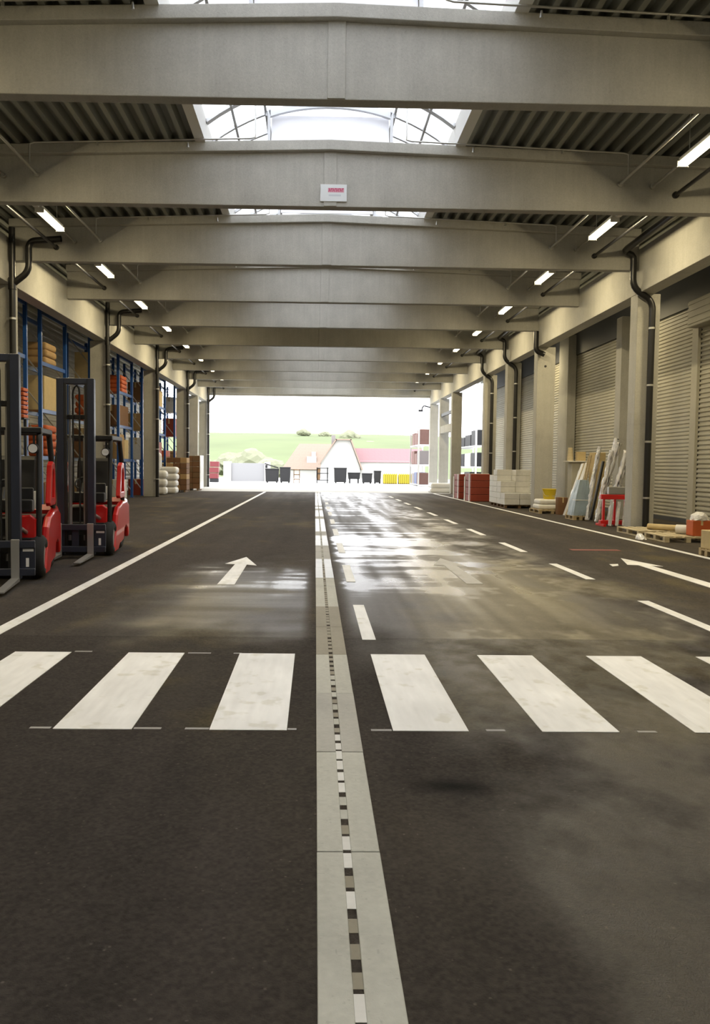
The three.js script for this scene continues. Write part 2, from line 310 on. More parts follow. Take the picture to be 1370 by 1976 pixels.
// trapezoidal deck sheets, ribs running along the hall
const SK = 2.73;                                          // half width of the skylight with its kerb
{
  const pitch = 0.3, n = 3, hgt = 0.15;
  function sheetGeo(x0, L) {
    const prof = [];
    for (let i = 0; i < n; i++) { const a = x0 + i * pitch; prof.push([a, 0], [a + 0.09, 0], [a + 0.13, hgt], [a + 0.26, hgt]); }
    prof.push([x0 + n * pitch, 0]);
    const pos = [], idx = [];
    prof.forEach(([a, h]) => { const y = roofY(a) + 0.005 + h; pos.push(a, y, 0, a, y, -L); });
    for (let i = 0; i < prof.length - 1; i++) idx.push(2 * i, 2 * i + 2, 2 * i + 1, 2 * i + 1, 2 * i + 2, 2 * i + 3);
    const g = new THREE.BufferGeometry(); g.setAttribute('position', new THREE.Float32BufferAttribute(pos, 3)); g.setIndex(idx);
    const q = g.toNonIndexed(); q.computeVertexNormals(); return metricUV(q);
  }
  const cols = [];
  for (let s = 0; s < 2; s++) for (let j = 0; j < 11; j++) { const a = s ? CX - SK - (j + 1) * n * pitch : CX + SK + j * n * pitch; if (a < 12.3 && a > -12.7) cols.push(sheetGeo(a, BAY)); }
  const mid = []; for (let j = 0; j < 6; j++) mid.push(sheetGeo(CX - SK + j * 0.91, BAY));
  for (let k = -1; k < NB - 1; k++) {
    const c = thing('ceiling', k < 1 ? `ribbed metal roof deck overhead, bay ${['behind the camera', 'just above the camera'][k + 1]}` : `ribbed grey metal roof deck between ${k === 1 ? 'the photo top and the first' : 'the ' + ORD[k - 2] + ' and ' + ORD[k - 1]} beam`, null, [0, 0, 0], 0, null, 'structure');
    for (const g of [...cols, ...(k === 6 ? mid : [])]) { const o = mesh('deck_sheet', Object.assign(g, { userData: { keepUV: true } }), M.deck, c); o.position.z = -(beamD(k)); }
  }
  const slab = (a, b) => { const p = [[a, roofY(a) + 0.17], [b, roofY(b) + 0.17], [b, roofY(b) + 0.3], [a, roofY(a) + 0.3]]; return ext(p, END - NEAR, 'xy').translate(0, 0, -(END + NEAR) / 2); };
  struct(mesh('roof_covering', [slab(CX + SK, 12.4), slab(-12.6, CX - SK), bx(CX - SK, CX + SK, 8.5, 8.62, -beamD(7), -beamD(6))], M.roofing), 'flat roof covering above the metal deck');
}
// barrel vault skylight, one unit per bay
{
  const hs = 2.55, rise = 0.85, y0 = 8.62, R = (hs * hs + rise * rise) / (2 * rise), a0 = Math.asin(hs / R), yc = y0 + rise - R;
  const arc = (r, n = 18, f = 1) => Array.from({ length: n + 1 }, (_, i) => { const a = mix(-a0 * f, a0 * f, i / n); return [CX + r * Math.sin(a), yc + r * Math.cos(a)]; });
  const band = (r1, r2, n = 18, f = 1) => [...arc(r2, n, f), ...arc(r1, n, f).reverse()];
  const rib = ext(band(R - 0.07, R), 0.08, 'xy'), sheet = new THREE.CylinderGeometry(R + 0.012, R + 0.012, 0.98, 28, 1, true, -a0, 2 * a0).rotateX(-Math.PI / 2).rotateZ(0);
  sheet.computeBoundingBox(); { const b = sheet.boundingBox; if (b.max.y < 0 || b.min.y < 0 && b.max.y < R * 0.9) sheet.rotateZ(Math.PI); } sheet.translate(CX, yc, 0);
  const frame = ext([...arc(R - 0.12, 14, 0.5), ...arc(R - 0.24, 14, 0.5).reverse()], 0.1, 'xy').translate(0, 0, 0);
  let n = 0;
  for (let k = -1; k < NB - 1; k++) {
    if (k === 6) continue;
    n++;
    const z = -beamD(k), w = new THREE.Group(); w.name = 'window_' + n; scene.add(w);
    tag(w, k < 1 ? `vaulted skylight overhead, ${k < 0 ? 'behind' : 'above'} the camera` : `vaulted white skylight in front of the ${ORD[k - 1]} roof beam`, null, null, 'structure');
    for (const s of [-1, 1]) mesh('curb', bx(CX + s * (SK - 0.2), CX + s * SK, roofY(SK) - 0.02, 8.66, z - BAY + 0.002, z - 0.002), M.curb, w);
    for (let i = 0; i < 5; i++) { const q = mesh('glazing_sheet', sheet, M.poly, w); q.position.z = z - 0.5 - i; }
    for (let i = 0; i <= 5; i++) { const q = mesh('arch_rib', rib, M.alu, w); q.position.z = z - clamp(i, 0.04, 4.96); }
    for (const d of [0.75, 3.4]) { const q = mesh('vent_frame', frame, M.alu, w); q.position.z = z - d; }
    for (const f of [-0.78, -0.52, 0.52, 0.78]) mesh('purlin', cb(0.05, 0.05, BAY - 0.02, CX + (R - 0.05) * Math.sin(a0 * f), yc + (R - 0.06) * Math.cos(a0 * f), z - BAY / 2), M.alu, w);
    for (const s of [-1, 1]) mesh('vent_rail', bx(CX + s * 1.3, CX + s * 1.38, y0 + 0.45, y0 + 0.55, z - 3.4, z - 0.8), M.alu, w);
    mesh('vent_flap', ext([[-0.72, 8.5], [-0.68, 8.5], [-0.9, 9.12], [-0.94, 9.12]], 2.5, 'zy').translate(CX, 0, z), M.flap, w);
    for (const e of [-1, 1]) mesh('vent_post', bx(CX + e * 1.27, CX + e * 1.33, 8.4, 9.2, z - 0.8, z - 0.7), M.alu, w);
    mesh('tie_rod', [rod([CX - hs, y0 - 0.05, z - 4.0], [CX + hs, y0 - 0.05, z - 4.0], 0.02, 6)], M.alu, w);
  }
}
// longitudinal edge beams and columns
function edgeBeam(x0, x1, label) { return struct(mesh('edge_beam', bx(x0, x1, 6.34, 7.5, -END, -NEAR, 0.015), M.concrete), label); }
edgeBeam(XR, XR + 0.45, 'long concrete edge beam carrying the roof beams on the right side');
edgeBeam(XL - 0.45, XL, 'long concrete edge beam carrying the roof beams on the left side');
function column(s, k, label, w = 0.62, dp = 0.5, holeY) {
  const x0 = s > 0 ? XR : XL - w, d = beamD(k);
  const c = thing('column', label, null, [0, 0, 0], 0, null, 'structure');
  mesh('shaft', bx(x0, x0 + w, 0, 6.34, -d - dp, -d, 0.02), M.concrete, c);
  if (holeY) mesh('lifting_hole', disc(0.045, 0.02, x0 + w * 0.45, holeY, -d + 0.004, 'z', 14), M.black, c);
  return c;
}
column(1, 2, 'concrete column on the right nearest the camera, outside the frame');
column(1, 4, 'concrete column on the right beside the wooden pallets, with black downpipe');
column(1, 6, 'concrete column on the right beside the white block stack', 0.7, 0.5, 5.6);
column(1, 7, 'concrete column on the right behind the white block stack, with black downpipe');
column(1, 8, 'shaded concrete column on the right behind the red crates');
column(1, 10, 'third to last concrete column on the right, beside the yard racks');
column(1, 11, 'second to last concrete column on the right, joined by a crossbar');
column(1, 12, 'last concrete column on the right at the hall exit');
column(-1, 2, 'concrete column on the left nearest the camera, outside the frame');
column(-1, 4, 'grey concrete column at the left photo edge above the near forklift');
column(-1, 6, 'concrete column on the left behind the far forklift');
column(-1, 8, 'concrete column on the left right of the blue racks');
column(-1, 10, 'concrete column on the left behind the brown cartons');
column(-1, 11, 'second to last concrete column on the left, behind the brown packs');
column(-1, 12, 'last concrete column on the left at the hall exit');
for (const [k, l] of [[5, 'set-back concrete post behind the silver tubes'], [7, 'set-back concrete post behind the column near the white blocks']]) {
  const d = beamD(k), c = thing('wall_post', l, null, [0, 0, 0], 0, null, 'structure');
  mesh('shaft', bx(9.98, 10.58, 0, 6.65, -d - 0.5, -d, 0.02), M.concrete, c);
  mesh('lifting_hole', disc(0.05, 0.02, 10.28, 5.25, -d + 0.004, 'z', 14), M.black, c);
}
struct(mesh('wall_pilaster', bx(11.2, 11.58, 0, 7.6, -38.6, -37.2, 0.015), M.concrete), 'flat concrete pilaster on the right wall');
struct(mesh('wall_pilaster', bx(11.2, 11.58, 0, 7.6, -48.6, -47.2, 0.015), M.concrete), 'flat concrete pilaster on the right wall near its far end');
{ const c = thing('crossbar', 'concrete crossbar joining two far columns on the right', null, [0, 0, 0], 0, null, 'structure'); mesh('bar', bx(XR + 0.02, XR + 0.35, 3.95, 4.45, -57.38, -52.88, 0.02), M.concrete, c); mesh('rail', bx(XR + 0.05, XR + 0.2, 5.1, 5.3, -57.38, -52.88), M.darkSteel, c); }
struct(mesh('trim_1', [bx(XL - 0.1, XR + 0.1, 6.82, 6.97, -62.86, -62.6)], M.concrete), 'lintel edge over the hall exit');

// corrugated side walls
function corrugated(xFace, dir, y0, y1, d0, d1, pitch, depth, m, parent, name) {   // ribs run along the hall; face looks towards dir
  const prof = [];
  for (let y = y0; y < y1 - 1e-6; y += pitch) { const q = (f) => Math.min(y1, y + f * pitch); prof.push([0, y], [0, q(0.4)], [depth, q(0.55)], [depth, q(0.85)]); }
  prof.push([0, y1]);
  const pos = [], idx = [];
  prof.forEach(([o, y]) => { const x = xFace - dir * o; pos.push(x, y, -d0, x, y, -d1); });
  for (let i = 0; i < prof.length - 1; i++) idx.push(2 * i, 2 * i + 2, 2 * i + 1, 2 * i + 1, 2 * i + 2, 2 * i + 3);
  const g = new THREE.BufferGeometry(); g.setAttribute('position', new THREE.Float32BufferAttribute(pos, 3)); g.setIndex(idx);
  const f = g.toNonIndexed(); f.computeVertexNormals();
  return mesh(name, f, m, parent);
}
{
  const w = thing('wall_right', 'ribbed beige metal wall set back on the right side', null, [0, 0, 0], 0, null, 'structure');
  for (const [a, b] of [[NEAR, 14.6], [25.6, 32], [32, 38], [38, 43.3], [43.3, 48.6], [48.6, 54]]) corrugated(WALLR, -1, 0.12, 6.7, a, b, 0.12, 0.03, M.clad, w, 'cladding_panel');
  mesh('plinth', bx(WALLR - 0.03, WALLR + 0.2, 0, 0.14, -54, -NEAR), M.fascia, w);
  mesh('fascia', bx(WALLR - 0.06, WALLR + 0.1, 6.7, 8.0, -54, -NEAR), M.fascia, w);
  mesh('backing', bx(WALLR + 0.05, WALLR + 0.25, 0, 8.0, -54, -NEAR), M.fascia, w);
  mesh('end_return', bx(WALLR - 0.1, WALLR + 0.25, 0, 8.0, -54.12, -54), M.fascia, w);
  const s = new THREE.Group(); s.name = 'door_1'; scene.add(s); tag(s, 'ribbed roller shutter door at the right photo edge', null, null, 'structure');
  corrugated(WALLR - 0.02, -1, 0.05, 6.0, 14.6, 25.2, 0.14, 0.045, M.clad, s, 'shutter_curtain');
  mesh('guide_rail', [bx(WALLR - 0.1, WALLR, 0, 6.2, -25.6, -25.2, 0.01), bx(WALLR - 0.1, WALLR, 0, 6.2, -14.9, -14.6, 0.01)], M.clad, s);
  mesh('shutter_box', bx(WALLR - 0.35, WALLR + 0.02, 5.95, 6.75, -25.4, -14.6, 0.03), M.clad, s);
  for (let i = 0; i < 4; i++) mesh('box_rib', bx(WALLR - 0.365, WALLR - 0.34, 6.05 + i * 0.19, 6.12 + i * 0.19, -25.38, -14.62), M.clad, s);
}
{
  const w = thing('wall_left', 'ribbed brown-grey wall behind the racks on the left', null, [0, 0, 0], 0, null, 'structure');
  for (const [a, b] of [[NEAR, 10], [10, 20], [20, 30], [30, 40], [40, 50], [50, 62.8]]) corrugated(WALLL, 1, 0, 8.0, a, b, 0.25, 0.03, M.clad, w, 'cladding_panel');
  mesh('backing', bx(WALLL - 0.25, WALLL - 0.05, 0, 8.0, -62.8, -NEAR), M.fascia, w);
}
// unseen wall added behind the camera to keep daylight out
struct(mesh('wall_back_added', bx(-12.6, 12.4, 0, 8.9, -NEAR, -NEAR + 0.2), M.clad), 'added closed end wall behind the camera, cutting daylight');

// ------------------------------------------------------------------ pipes
function drainpipe(s, k, label, both = false, toFloor = true) {
  const d = beamD(k), xin = s > 0 ? XR : XL, z = -d + 0.16, p = thing('downpipe', label, 'pipe', [0, 0, 0]);
  const x = (o) => xin + s * o, r = 0.085;
  if (both) {                                             // forked: two inlets join on the inner face of the column
    mesh('pipe_run', pipe([[x(-0.12), 7.74, z + 0.07], [x(-0.12), 0, z + 0.07]], r), M.blackPipe, p);
    mesh('pipe_run', pipe([[x(-1.4), 7.46, z + 0.1], [x(-0.55), 7.4, z + 0.07], [x(-0.55), 6.62, z + 0.07], [x(-0.14), 6.3, z + 0.07]], r, 0.2), M.blackPipe, p);
    mesh('pipe_collar', disc(r + 0.02, 0.3, x(-0.12), 6.3, z + 0.07, 'y', 16), M.blackPipe, p);
  } else {
    mesh('pipe_run', pipe([[x(-0.48), 7.4, z + 0.25], [x(-0.48), 7.36, z + 0.08], [x(-0.2), 7.3, z], [x(-0.2), 6.45, z], [x(0.34), 6.12, z], [x(0.34), toFloor ? 0.0 : 5.6, z]], r, 0.24), M.blackPipe, p);
    const gp = thing('gutter_pipe', { 4: 'black pipe under the roof feeding the near right downpipe', 7: 'black pipe under the roof feeding the downpipe behind the white blocks', 8: 'black pipe under the roof feeding the downpipe behind the red crates' }[k], 'pipe');
    mesh('pipe_run', pipe([[x(-0.48), 7.46, z + 3.6], [x(-0.48), 7.4, z + 0.26]], r), M.blackPipe, gp);
    mesh('pipe_inlet', pipe([[x(-0.48), 7.45, z + 2.2], [x(-0.16), 7.62, z + 2.2], [x(-0.16), 7.93, z + 2.2]], r * 0.8, 0.2), M.blackPipe, gp);
  }
  const xc = both ? x(-0.12) : x(0.34), zc = both ? z + 0.07 : z;
  for (const y of toFloor ? [0.9, 2.4, 3.9, 5.4] : [5.8]) mesh('pipe_clamp', [disc(r + 0.012, 0.05, xc, y, zc, 'y', 16), both ? bx(x(-0.03), x(0.06), y - 0.03, y + 0.03, zc - 0.26, zc - 0.04) : bx(xc - 0.03, xc + 0.03, y - 0.03, y + 0.03, z - 0.16, z - 0.06)], M.galv, p);
  return p;
}
drainpipe(1, 4, 'black downpipe on the near right column above the wooden pallets');
drainpipe(1, 7, 'black downpipe on the right column behind the white block stack');
drainpipe(1, 8, 'black downpipe on the shaded right column behind the red crates');
drainpipe(-1, 4, 'black forked downpipe at the left photo edge above the near forklift', true);
drainpipe(-1, 6, 'black forked downpipe on the left column behind the far forklift', true);
drainpipe(-1, 8, 'black forked downpipe on the left column beside the blue racks', true);
drainpipe(-1, 10, 'black forked downpipe on the left column behind the brown cartons', true);
drainpipe(-1, 12, 'black downpipe on the last left column at the exit', true);
{ const p = thing('overflow_pipe', 'short black overflow pipe at the head of the right column beside the white blocks', 'pipe'); mesh('pipe_run', pipe([[XR - 0.13, 6.9, -32.15], [XR - 0.13, 6.15, -32.15], [XR + 0.2, 6.02, -32.15]], 0.1, 0.15), M.blackPipe, p); }
// sprinkler mains and conduit, interrupted at the beam webs
function mains(x, y, r, m, label, name) {
  const g = thing(name, label, 'pipe');
  for (let k = 0; k < NB - 1; k++) {
    const a = beamD(k) + 0.26, b = beamD(k + 1);
    mesh('pipe_segment', rod([x, y, -a], [x, y, -b], r, 10), m, g);
    mesh('sleeve', disc(r + 0.03, 0.05, x, y, -b + 0.02, 'z', 14), m, g);
  }
}
for (const s of [-1, 1]) {
  const w = s > 0 ? 'right' : 'left';
  mains(CX + s * 5.95, 7.5, 0.03, M.galv, `galvanised sprinkler main running above the ${w} lamp row`, 'sprinkler_pipe');
  mains(CX + s * 6.62, 7.46, 0.025, M.galv, `thin cable conduit beside the ${w} lamp row`, 'conduit');
  mains(CX + s * 7.1, 7.3, 0.04, M.blackPipe, `dark pipe between the ${w} lamp row and the edge beam`, 'service_pipe');
  for (let k = 1; k < NB - 2; k++) {
    const z = -beamD(k + 1) + 0.45, g = thing('sprinkler_branch', `thin sprinkler branch pipe on the ${w} in front of the ${ORD[k - 1]} roof beam`, 'pipe');
    const y = 8.02, xa = CX + s * 5.95, xb = CX + s * 1.5;
    mesh('branch', pipe([[xa, 7.532, z], [xa, y - 0.06, z], [xb, y + 0.1, z], ...(k === 6 ? [] : [[xb, 8.95, z]])], 0.018, 0.05, 8), M.galv, g);
    for (let i = 0; i < 2; i++) { const xx = mix(xa, xb, 0.3 + 0.4 * i); mesh('sprinkler_head', rod([xx, y + 0.0, z], [xx, y - 0.1, z], 0.014, 8, 0.028), M.galv, g); }
  }
}

// ------------------------------------------------------------------ lamps
function ceilingLight(s, i) {
  const d = 4.8 + 5 * i, x = CX + s * 6.45, w = s > 0 ? 'right' : 'left', seen = s > 0 ? i - 2 : i - 3;
  const g = thing('ceiling_light', seen >= 0 ? `${ORD[seen]} lit strip lamp from the camera in the ${w} row` : `strip lamp of the ${w} row overhead, ${['', 'one', 'two', 'three'][-seen]} before the first in view`, 'lamp', [x, 7.29, -d], 0, `strip lamps of the ${w} row`);
  mesh('housing', bx(-0.07, 0.07, 0.03, 0.1, -0.78, 0.78, 0.012), M.housing, g);
  mesh('lamp_diffuser', ext(roundRect(-0.095, 0.095, -0.06, 0.03, 0.04, 3), 1.5, 'xy'), M.lampGlow, g);
  for (const e of [-1, 1]) { mesh('end_cap', bx(-0.1, 0.1, -0.065, 0.04, e * 0.75, e * 0.785), M.housing, g); }
  for (const e of [-0.5, 0.5]) mesh('hanger', rod([0, 0.1, e], [0, 0.78, e], 0.008, 6), M.galv, g);
  mesh('junction_box', bx(-0.06, 0.06, -0.02, 0.1, 0.95, 1.12, 0.015), M.housing, g);
  for (const a of [-1, 1]) {                               // the two sloping faces of the diffuser
    const L = new THREE.RectAreaLight(lin(...LAMP_TINT), LAMP_POWER, 0.09, 1.5);
    L.position.set(a * 0.105, -0.055, 0);
    L.rotation.order = 'YXZ';
    // light looks along its own -z: aim out and down
    L.up.set(0, 0, 1);
    const from = new THREE.Vector3(), dir = new THREE.Vector3(a * Math.sin(0.68), -Math.cos(0.68), 0);
    const mtx = new THREE.Matrix4().lookAt(from, dir, new THREE.Vector3(0, 0, 1));
    L.quaternion.setFromRotationMatrix(mtx);
    L.castShadow = true;
    g.add(L);
  }
  return g;
}
for (const s of [-1, 1]) for (let i = 0; i < 12; i++) ceilingLight(s, i);
for (let i = 0; i < 4; i++) {                              // lamps of the set-back strip on the right, hidden above the edge beam
  const g = thing('recess_light', `strip lamp above the set-back right wall, ${ORD[i]} from the camera`, 'lamp', [10.1, 7.35, -(9.8 + 10 * i)], 0, 'strip lamps over the right recess');
  mesh('housing', bx(-0.07, 0.07, 0.03, 0.1, -0.78, 0.78, 0.012), M.housing, g);
  mesh('lamp_diffuser', ext(roundRect(-0.095, 0.095, -0.06, 0.03, 0.04, 3), 1.5, 'xy'), M.lampGlow, g);
  for (const e of [-0.5, 0.5]) mesh('hanger', rod([0, 0.1, e], [0, 0.76, e], 0.008, 6), M.galv, g);
  const L = new THREE.RectAreaLight(lin(...LAMP_TINT), LAMP_POWER, 0.18, 1.5); L.position.set(0, -0.07, 0); L.rotation.x = -Math.PI / 2; L.castShadow = true; g.add(L);
}

// beam sign: white plate, red line of worn illegible lettering, pale grey line
{
  const cv = document.createElement('canvas'); cv.width = 256; cv.height = 128; const c = cv.getContext('2d');
  c.fillStyle = '#d9dde0'; c.fillRect(0, 0, 256, 128);
  c.fillStyle = '#c98f9f'; c.fillRect(72, 26, 158, 34);
  c.fillStyle = '#b3305c';
  for (let i = 0; i < 8; i++) { c.save(); c.translate(80 + i * 18, 28); c.transform(1, 0, -0.25, 1, 6, 0); c.fillRect(0, 0, 6, 28); c.fillRect(0, i % 2 ? 0 : 12, 14, 6); c.restore(); }
  c.fillStyle = '#c2c8cf'; c.fillRect(80, 76, 120, 14);
  const t = new THREE.CanvasTexture(cv); t.colorSpace = THREE.SRGBColorSpace;
  const g = thing('beam_sign', 'small white sign with red lettering on the second roof beam', 'sign', [CX + 0.07, 7.22, -beamD(3) + 0.031]);
  mesh('plate', bx(-0.27, 0.27, -0.17, 0.17, -0.012, 0.0), M.sticker, g);
  const f = new THREE.PlaneGeometry(0.53, 0.33).translate(0, 0, 0.003); f.userData.keepUV = true;
  mesh('print', f, mat('#ffffff', { map: t, roughness: 0.5 }), g);
}
// ------------------------------------------------------------------ forklifts
function forklift(x, d, turn, label, lab2) {
  const t = thing('forklift', label, 'forklift', [x, 0, -d], turn, 'parked forklifts');   // local +z = mast side
  const zm = 1.15;                                        // front of the mast
  mesh('chassis', [bx(-0.5, 0.5, 0.14, 0.55, -0.95, 0.72, 0.03), bx(-0.44, 0.44, 0.5, 0.86, -0.7, 0.35, 0.03), bx(-0.5, 0.5, 0.5, 0.6, 0.2, 0.72, 0.02)], M.black, t);
  const cw = [[-1.22, 0.3], [-1.26, 0.45], [-1.24, 0.8], [-1.1, 0.97], [-0.75, 1.0], [-0.62, 0.92], [-0.62, 0.62], [-0.95, 0.5], [-1.08, 0.26]];
  mesh('counterweight', ext(cw, 1.06, 'zy', 0.06), M.red, t);
  for (const s of [-1, 1]) {
    const side = [[0.62, 0.06], [0.42, 0.5], [0.32, 0.72], [0.1, 0.86], [-0.3, 0.93], [-0.72, 0.94], [-0.98, 0.86], [-1.02, 0.5], [-0.98, 0.24], [-0.9, 0.22], [-0.8, 0.4], [-0.62, 0.46], [-0.45, 0.4], [-0.36, 0.2], [0.06, 0.16], [0.22, 0.06]];
    mesh('side_panel', ext(side, 0.1, 'zy', 0.03).translate(s * 0.53, 0, 0), M.red, t);
    const ring = [[-0.14, 1.05], [-0.32, 1.62], [-0.46, 1.68], [-0.62, 1.66], [-0.7, 1.5], [-0.74, 1.05], [-0.66, 1.0], [-0.22, 1.0]];
    const hole = [[-0.3, 1.12], [-0.62, 1.12], [-0.62, 1.48], [-0.56, 1.56], [-0.46, 1.57], [-0.4, 1.52]];
    mesh('rear_strut', ext(ring, 0.08, 'zy', 0.015, [hole]).translate(s * 0.5, 0, 0), M.red, t);
    // overhead guard posts
    mesh('guard_post', pipe([[s * 0.49, 0.6, 0.66], [s * 0.49, 1.15, 0.62], [s * 0.46, 2.08, 0.36], [s * 0.46, 2.12, 0.2]], 0.042, 0.12, 8), M.black, t);
    mesh('guard_post', pipe([[s * 0.49, 0.9, -0.72], [s * 0.49, 1.6, -0.68], [s * 0.46, 2.1, -0.58], [s * 0.46, 2.12, -0.4]], 0.045, 0.12, 8), M.black, t);
    const w = mesh('wheel', new THREE.TorusGeometry(0.22, 0.1, 10, 28).scale(1, 1, 1.1).rotateY(Math.PI / 2).translate(s * 0.47, 0.32, 0.58), M.rubber, t);
    mesh('hub', disc(0.15, 0.16, s * 0.47, 0.32, 0.58, 'x', 20), M.steel, w);
    const w2 = mesh('wheel', new THREE.TorusGeometry(0.16, 0.085, 10, 24).rotateY(Math.PI / 2).translate(s * 0.42, 0.245, -0.64), M.rubber, t);
    mesh('hub', disc(0.11, 0.14, s * 0.42, 0.245, -0.64, 'x', 18), M.steel, w2);
    const l = mesh('work_lamp', [disc(0.075, 0.08, s * 0.4, 1.86, 0.5, 'z', 20), bx(s * 0.4 - 0.015, s * 0.4 + 0.015, 1.86, 2.05, 0.43, 0.46)], M.black, t);
    mesh('lamp_lens', disc(0.062, 0.02, s * 0.4, 1.86, 0.545, 'z', 20), M.lens, l);
    mesh('mast_rail', [bx(s * 0.26 - 0.06, s * 0.26 + 0.06, 0.06, 3.12, zm - 0.17, zm - 0.02, 0.012)], M.slate, t);
    mesh('inner_rail', bx(s * 0.19 - 0.035, s * 0.19 + 0.035, 0.1, 3.05, zm - 0.14, zm - 0.04, 0.008), M.black, t);
    mesh('lift_cylinder', [rod([s * 0.13, 0.3, zm - 0.2], [s * 0.13, 2.1, zm - 0.2], 0.035), rod([s * 0.13, 2.1, zm - 0.2], [s * 0.13, 3.0, zm - 0.2], 0.022)], M.steel, t);
    mesh('fork_tine', [bx(s * 0.27 - 0.055, s * 0.27 + 0.055, 0.07, 0.62, zm + 0.06, zm + 0.1, 0.008), ext([[zm + 0.06, 0.045], [zm + 0.06, 0.095], [zm + 0.3, 0.09], [zm + 1.15, 0.06], [zm + 1.15, 0.045]], 0.11, 'zy').translate(s * 0.27, 0, 0)], M.steel, t);
    mesh('tilt_cylinder', rod([s * 0.34, 0.62, 0.5], [s * 0.3, 0.75, zm - 0.16], 0.03), M.steel, t);
  }
  mesh('front_cowl', ext([[0.08, 0.52], [0.46, 0.48], [0.46, 0.86], [0.38, 0.92], [0.12, 0.9]], 0.09, 'xy', 0.02).translate(0, 0, 0.66), M.red, t);
  mesh('overhead_guard', [bx(-0.5, 0.5, 2.08, 2.17, 0.32, 0.42, 0.02), bx(-0.5, 0.5, 2.08, 2.17, -0.68, -0.58, 0.02), bx(-0.5, -0.42, 2.08, 2.17, -0.65, 0.4, 0.02), bx(0.42, 0.5, 2.08, 2.17, -0.65, 0.4, 0.02)], M.black, t);
  for (let i = 0; i < 6; i++) mesh('guard_slat', bx(-0.44, 0.44, 2.11, 2.145, 0.25 - i * 0.15, 0.28 - i * 0.15), M.black, t);
  mesh('seat', [cb(0.46, 0.14, 0.46, 0, 0.98, -0.2, 0.05), ext([[-0.42, 1.0], [-0.28, 1.04], [-0.38, 1.7], [-0.46, 1.76], [-0.52, 1.7]], 0.6, 'zy', 0.03)], M.black, t);
  mesh('dashboard', [bx(-0.4, 0.4, 0.95, 1.14, 0.42, 0.66, 0.03), bx(0.16, 0.4, 1.1, 1.3, 0.48, 0.56, 0.02)], M.black, t);
  mesh('steering_column', rod([-0.04, 1.05, 0.5], [-0.04, 1.28, 0.28], 0.035), M.black, t);
  mesh('steering_wheel', new THREE.TorusGeometry(0.15, 0.016, 8, 24).rotateX(-0.75).translate(-0.04, 1.29, 0.27), M.black, t);
  mesh('mast_crossbar', [bx(-0.31, 0.31, 3.02, 3.12, zm - 0.19, zm - 0.04, 0.01)], M.slate, t);
  mesh('mast_crossbar', bx(-0.31, 0.31, 2.42, 2.5, zm - 0.22, zm - 0.15, 0.01), M.black, t);
  mesh('mast_crossbar', bx(-0.31, 0.31, 0.4, 0.52, zm - 0.24, zm - 0.16, 0.01), M.black, t);
  const c = mesh('carriage', [bx(-0.52, 0.52, 0.5, 0.6, zm + 0.0, zm + 0.07, 0.01), bx(-0.52, 0.52, 0.12, 0.22, zm, zm + 0.07, 0.01), bx(-0.52, -0.32, 0.18, 0.56, zm - 0.02, zm + 0.03, 0.01), bx(0.32, 0.52, 0.18, 0.56, zm - 0.02, zm + 0.03, 0.01), bx(-0.06, 0.06, 0.15, 0.6, zm - 0.02, zm + 0.03, 0.01)], M.slate, t);
  mesh('sticker', bx(0.36, 0.5, 0.45, 0.485, zm + 0.03, zm + 0.034), M.sticker, c); mesh('sticker', bx(0.4, 0.44, 0.24, 0.36, zm + 0.03, zm + 0.034), M.sticker, c);
  mesh('emblem', pipe([[-0.5, 0.3, zm + 0.034], [-0.44, 0.27, zm + 0.034], [-0.4, 0.32, zm + 0.034], [-0.35, 0.34, zm + 0.034], [-0.33, 0.36, zm + 0.034]], 0.016, 0.03, 6), M.sticker, c);
  mesh('hose', pipe([[0.06, 0.6, zm - 0.1], [0.06, 2.95, zm - 0.08], [0.0, 3.02, zm - 0.1], [-0.06, 2.9, zm - 0.12], [-0.06, 1.0, zm - 0.14]], 0.016, 0.08, 6), M.rubber, t);
  mesh('document_holder', bx(0.2, 0.45, 0.98, 1.24, 0.2, 0.24, 0.01), M.white, t);
  return t;
}
forklift(-4.51, 12.47, 0.165, 'red and black forklift nearest the camera, cut by the left photo edge');
forklift(-4.215, 15.66, 0.06, 'red and black forklift parked behind the nearest forklift');

// ------------------------------------------------------------------ blue pallet racks on the left
function pallet(x, y, z, label, turn = 0, w = 1.2, dp = 0.8, m = M.wood, name = 'wooden_pallet', group = 'wooden pallets') {
  const p = thing(name, label, 'pallet', [x, y, z], turn, group);
  for (let i = 0; i < 5; i++) mesh('deck_board', cb(w, 0.022, dp * (i % 2 ? 0.13 : 0.17), 0, 0.133, dp * (-0.415 + 0.2075 * i), 0.003), m, p);
  for (const a of [-1, 0, 1]) { mesh('stringer_board', cb(0.12, 0.022, dp, a * (w / 2 - 0.06), 0.111, 0, 0.003), m, p); for (const b of [-1, 0, 1]) mesh('block', cb(0.12, 0.08, 0.11, a * (w / 2 - 0.06), 0.06, b * (dp / 2 - 0.055), 0.004), m, p); }
  for (const b of [-1, 0, 1]) mesh('bottom_board', cb(w, 0.022, 0.11, 0, 0.011, b * (dp / 2 - 0.055), 0.003), m, p);
  return p;
}
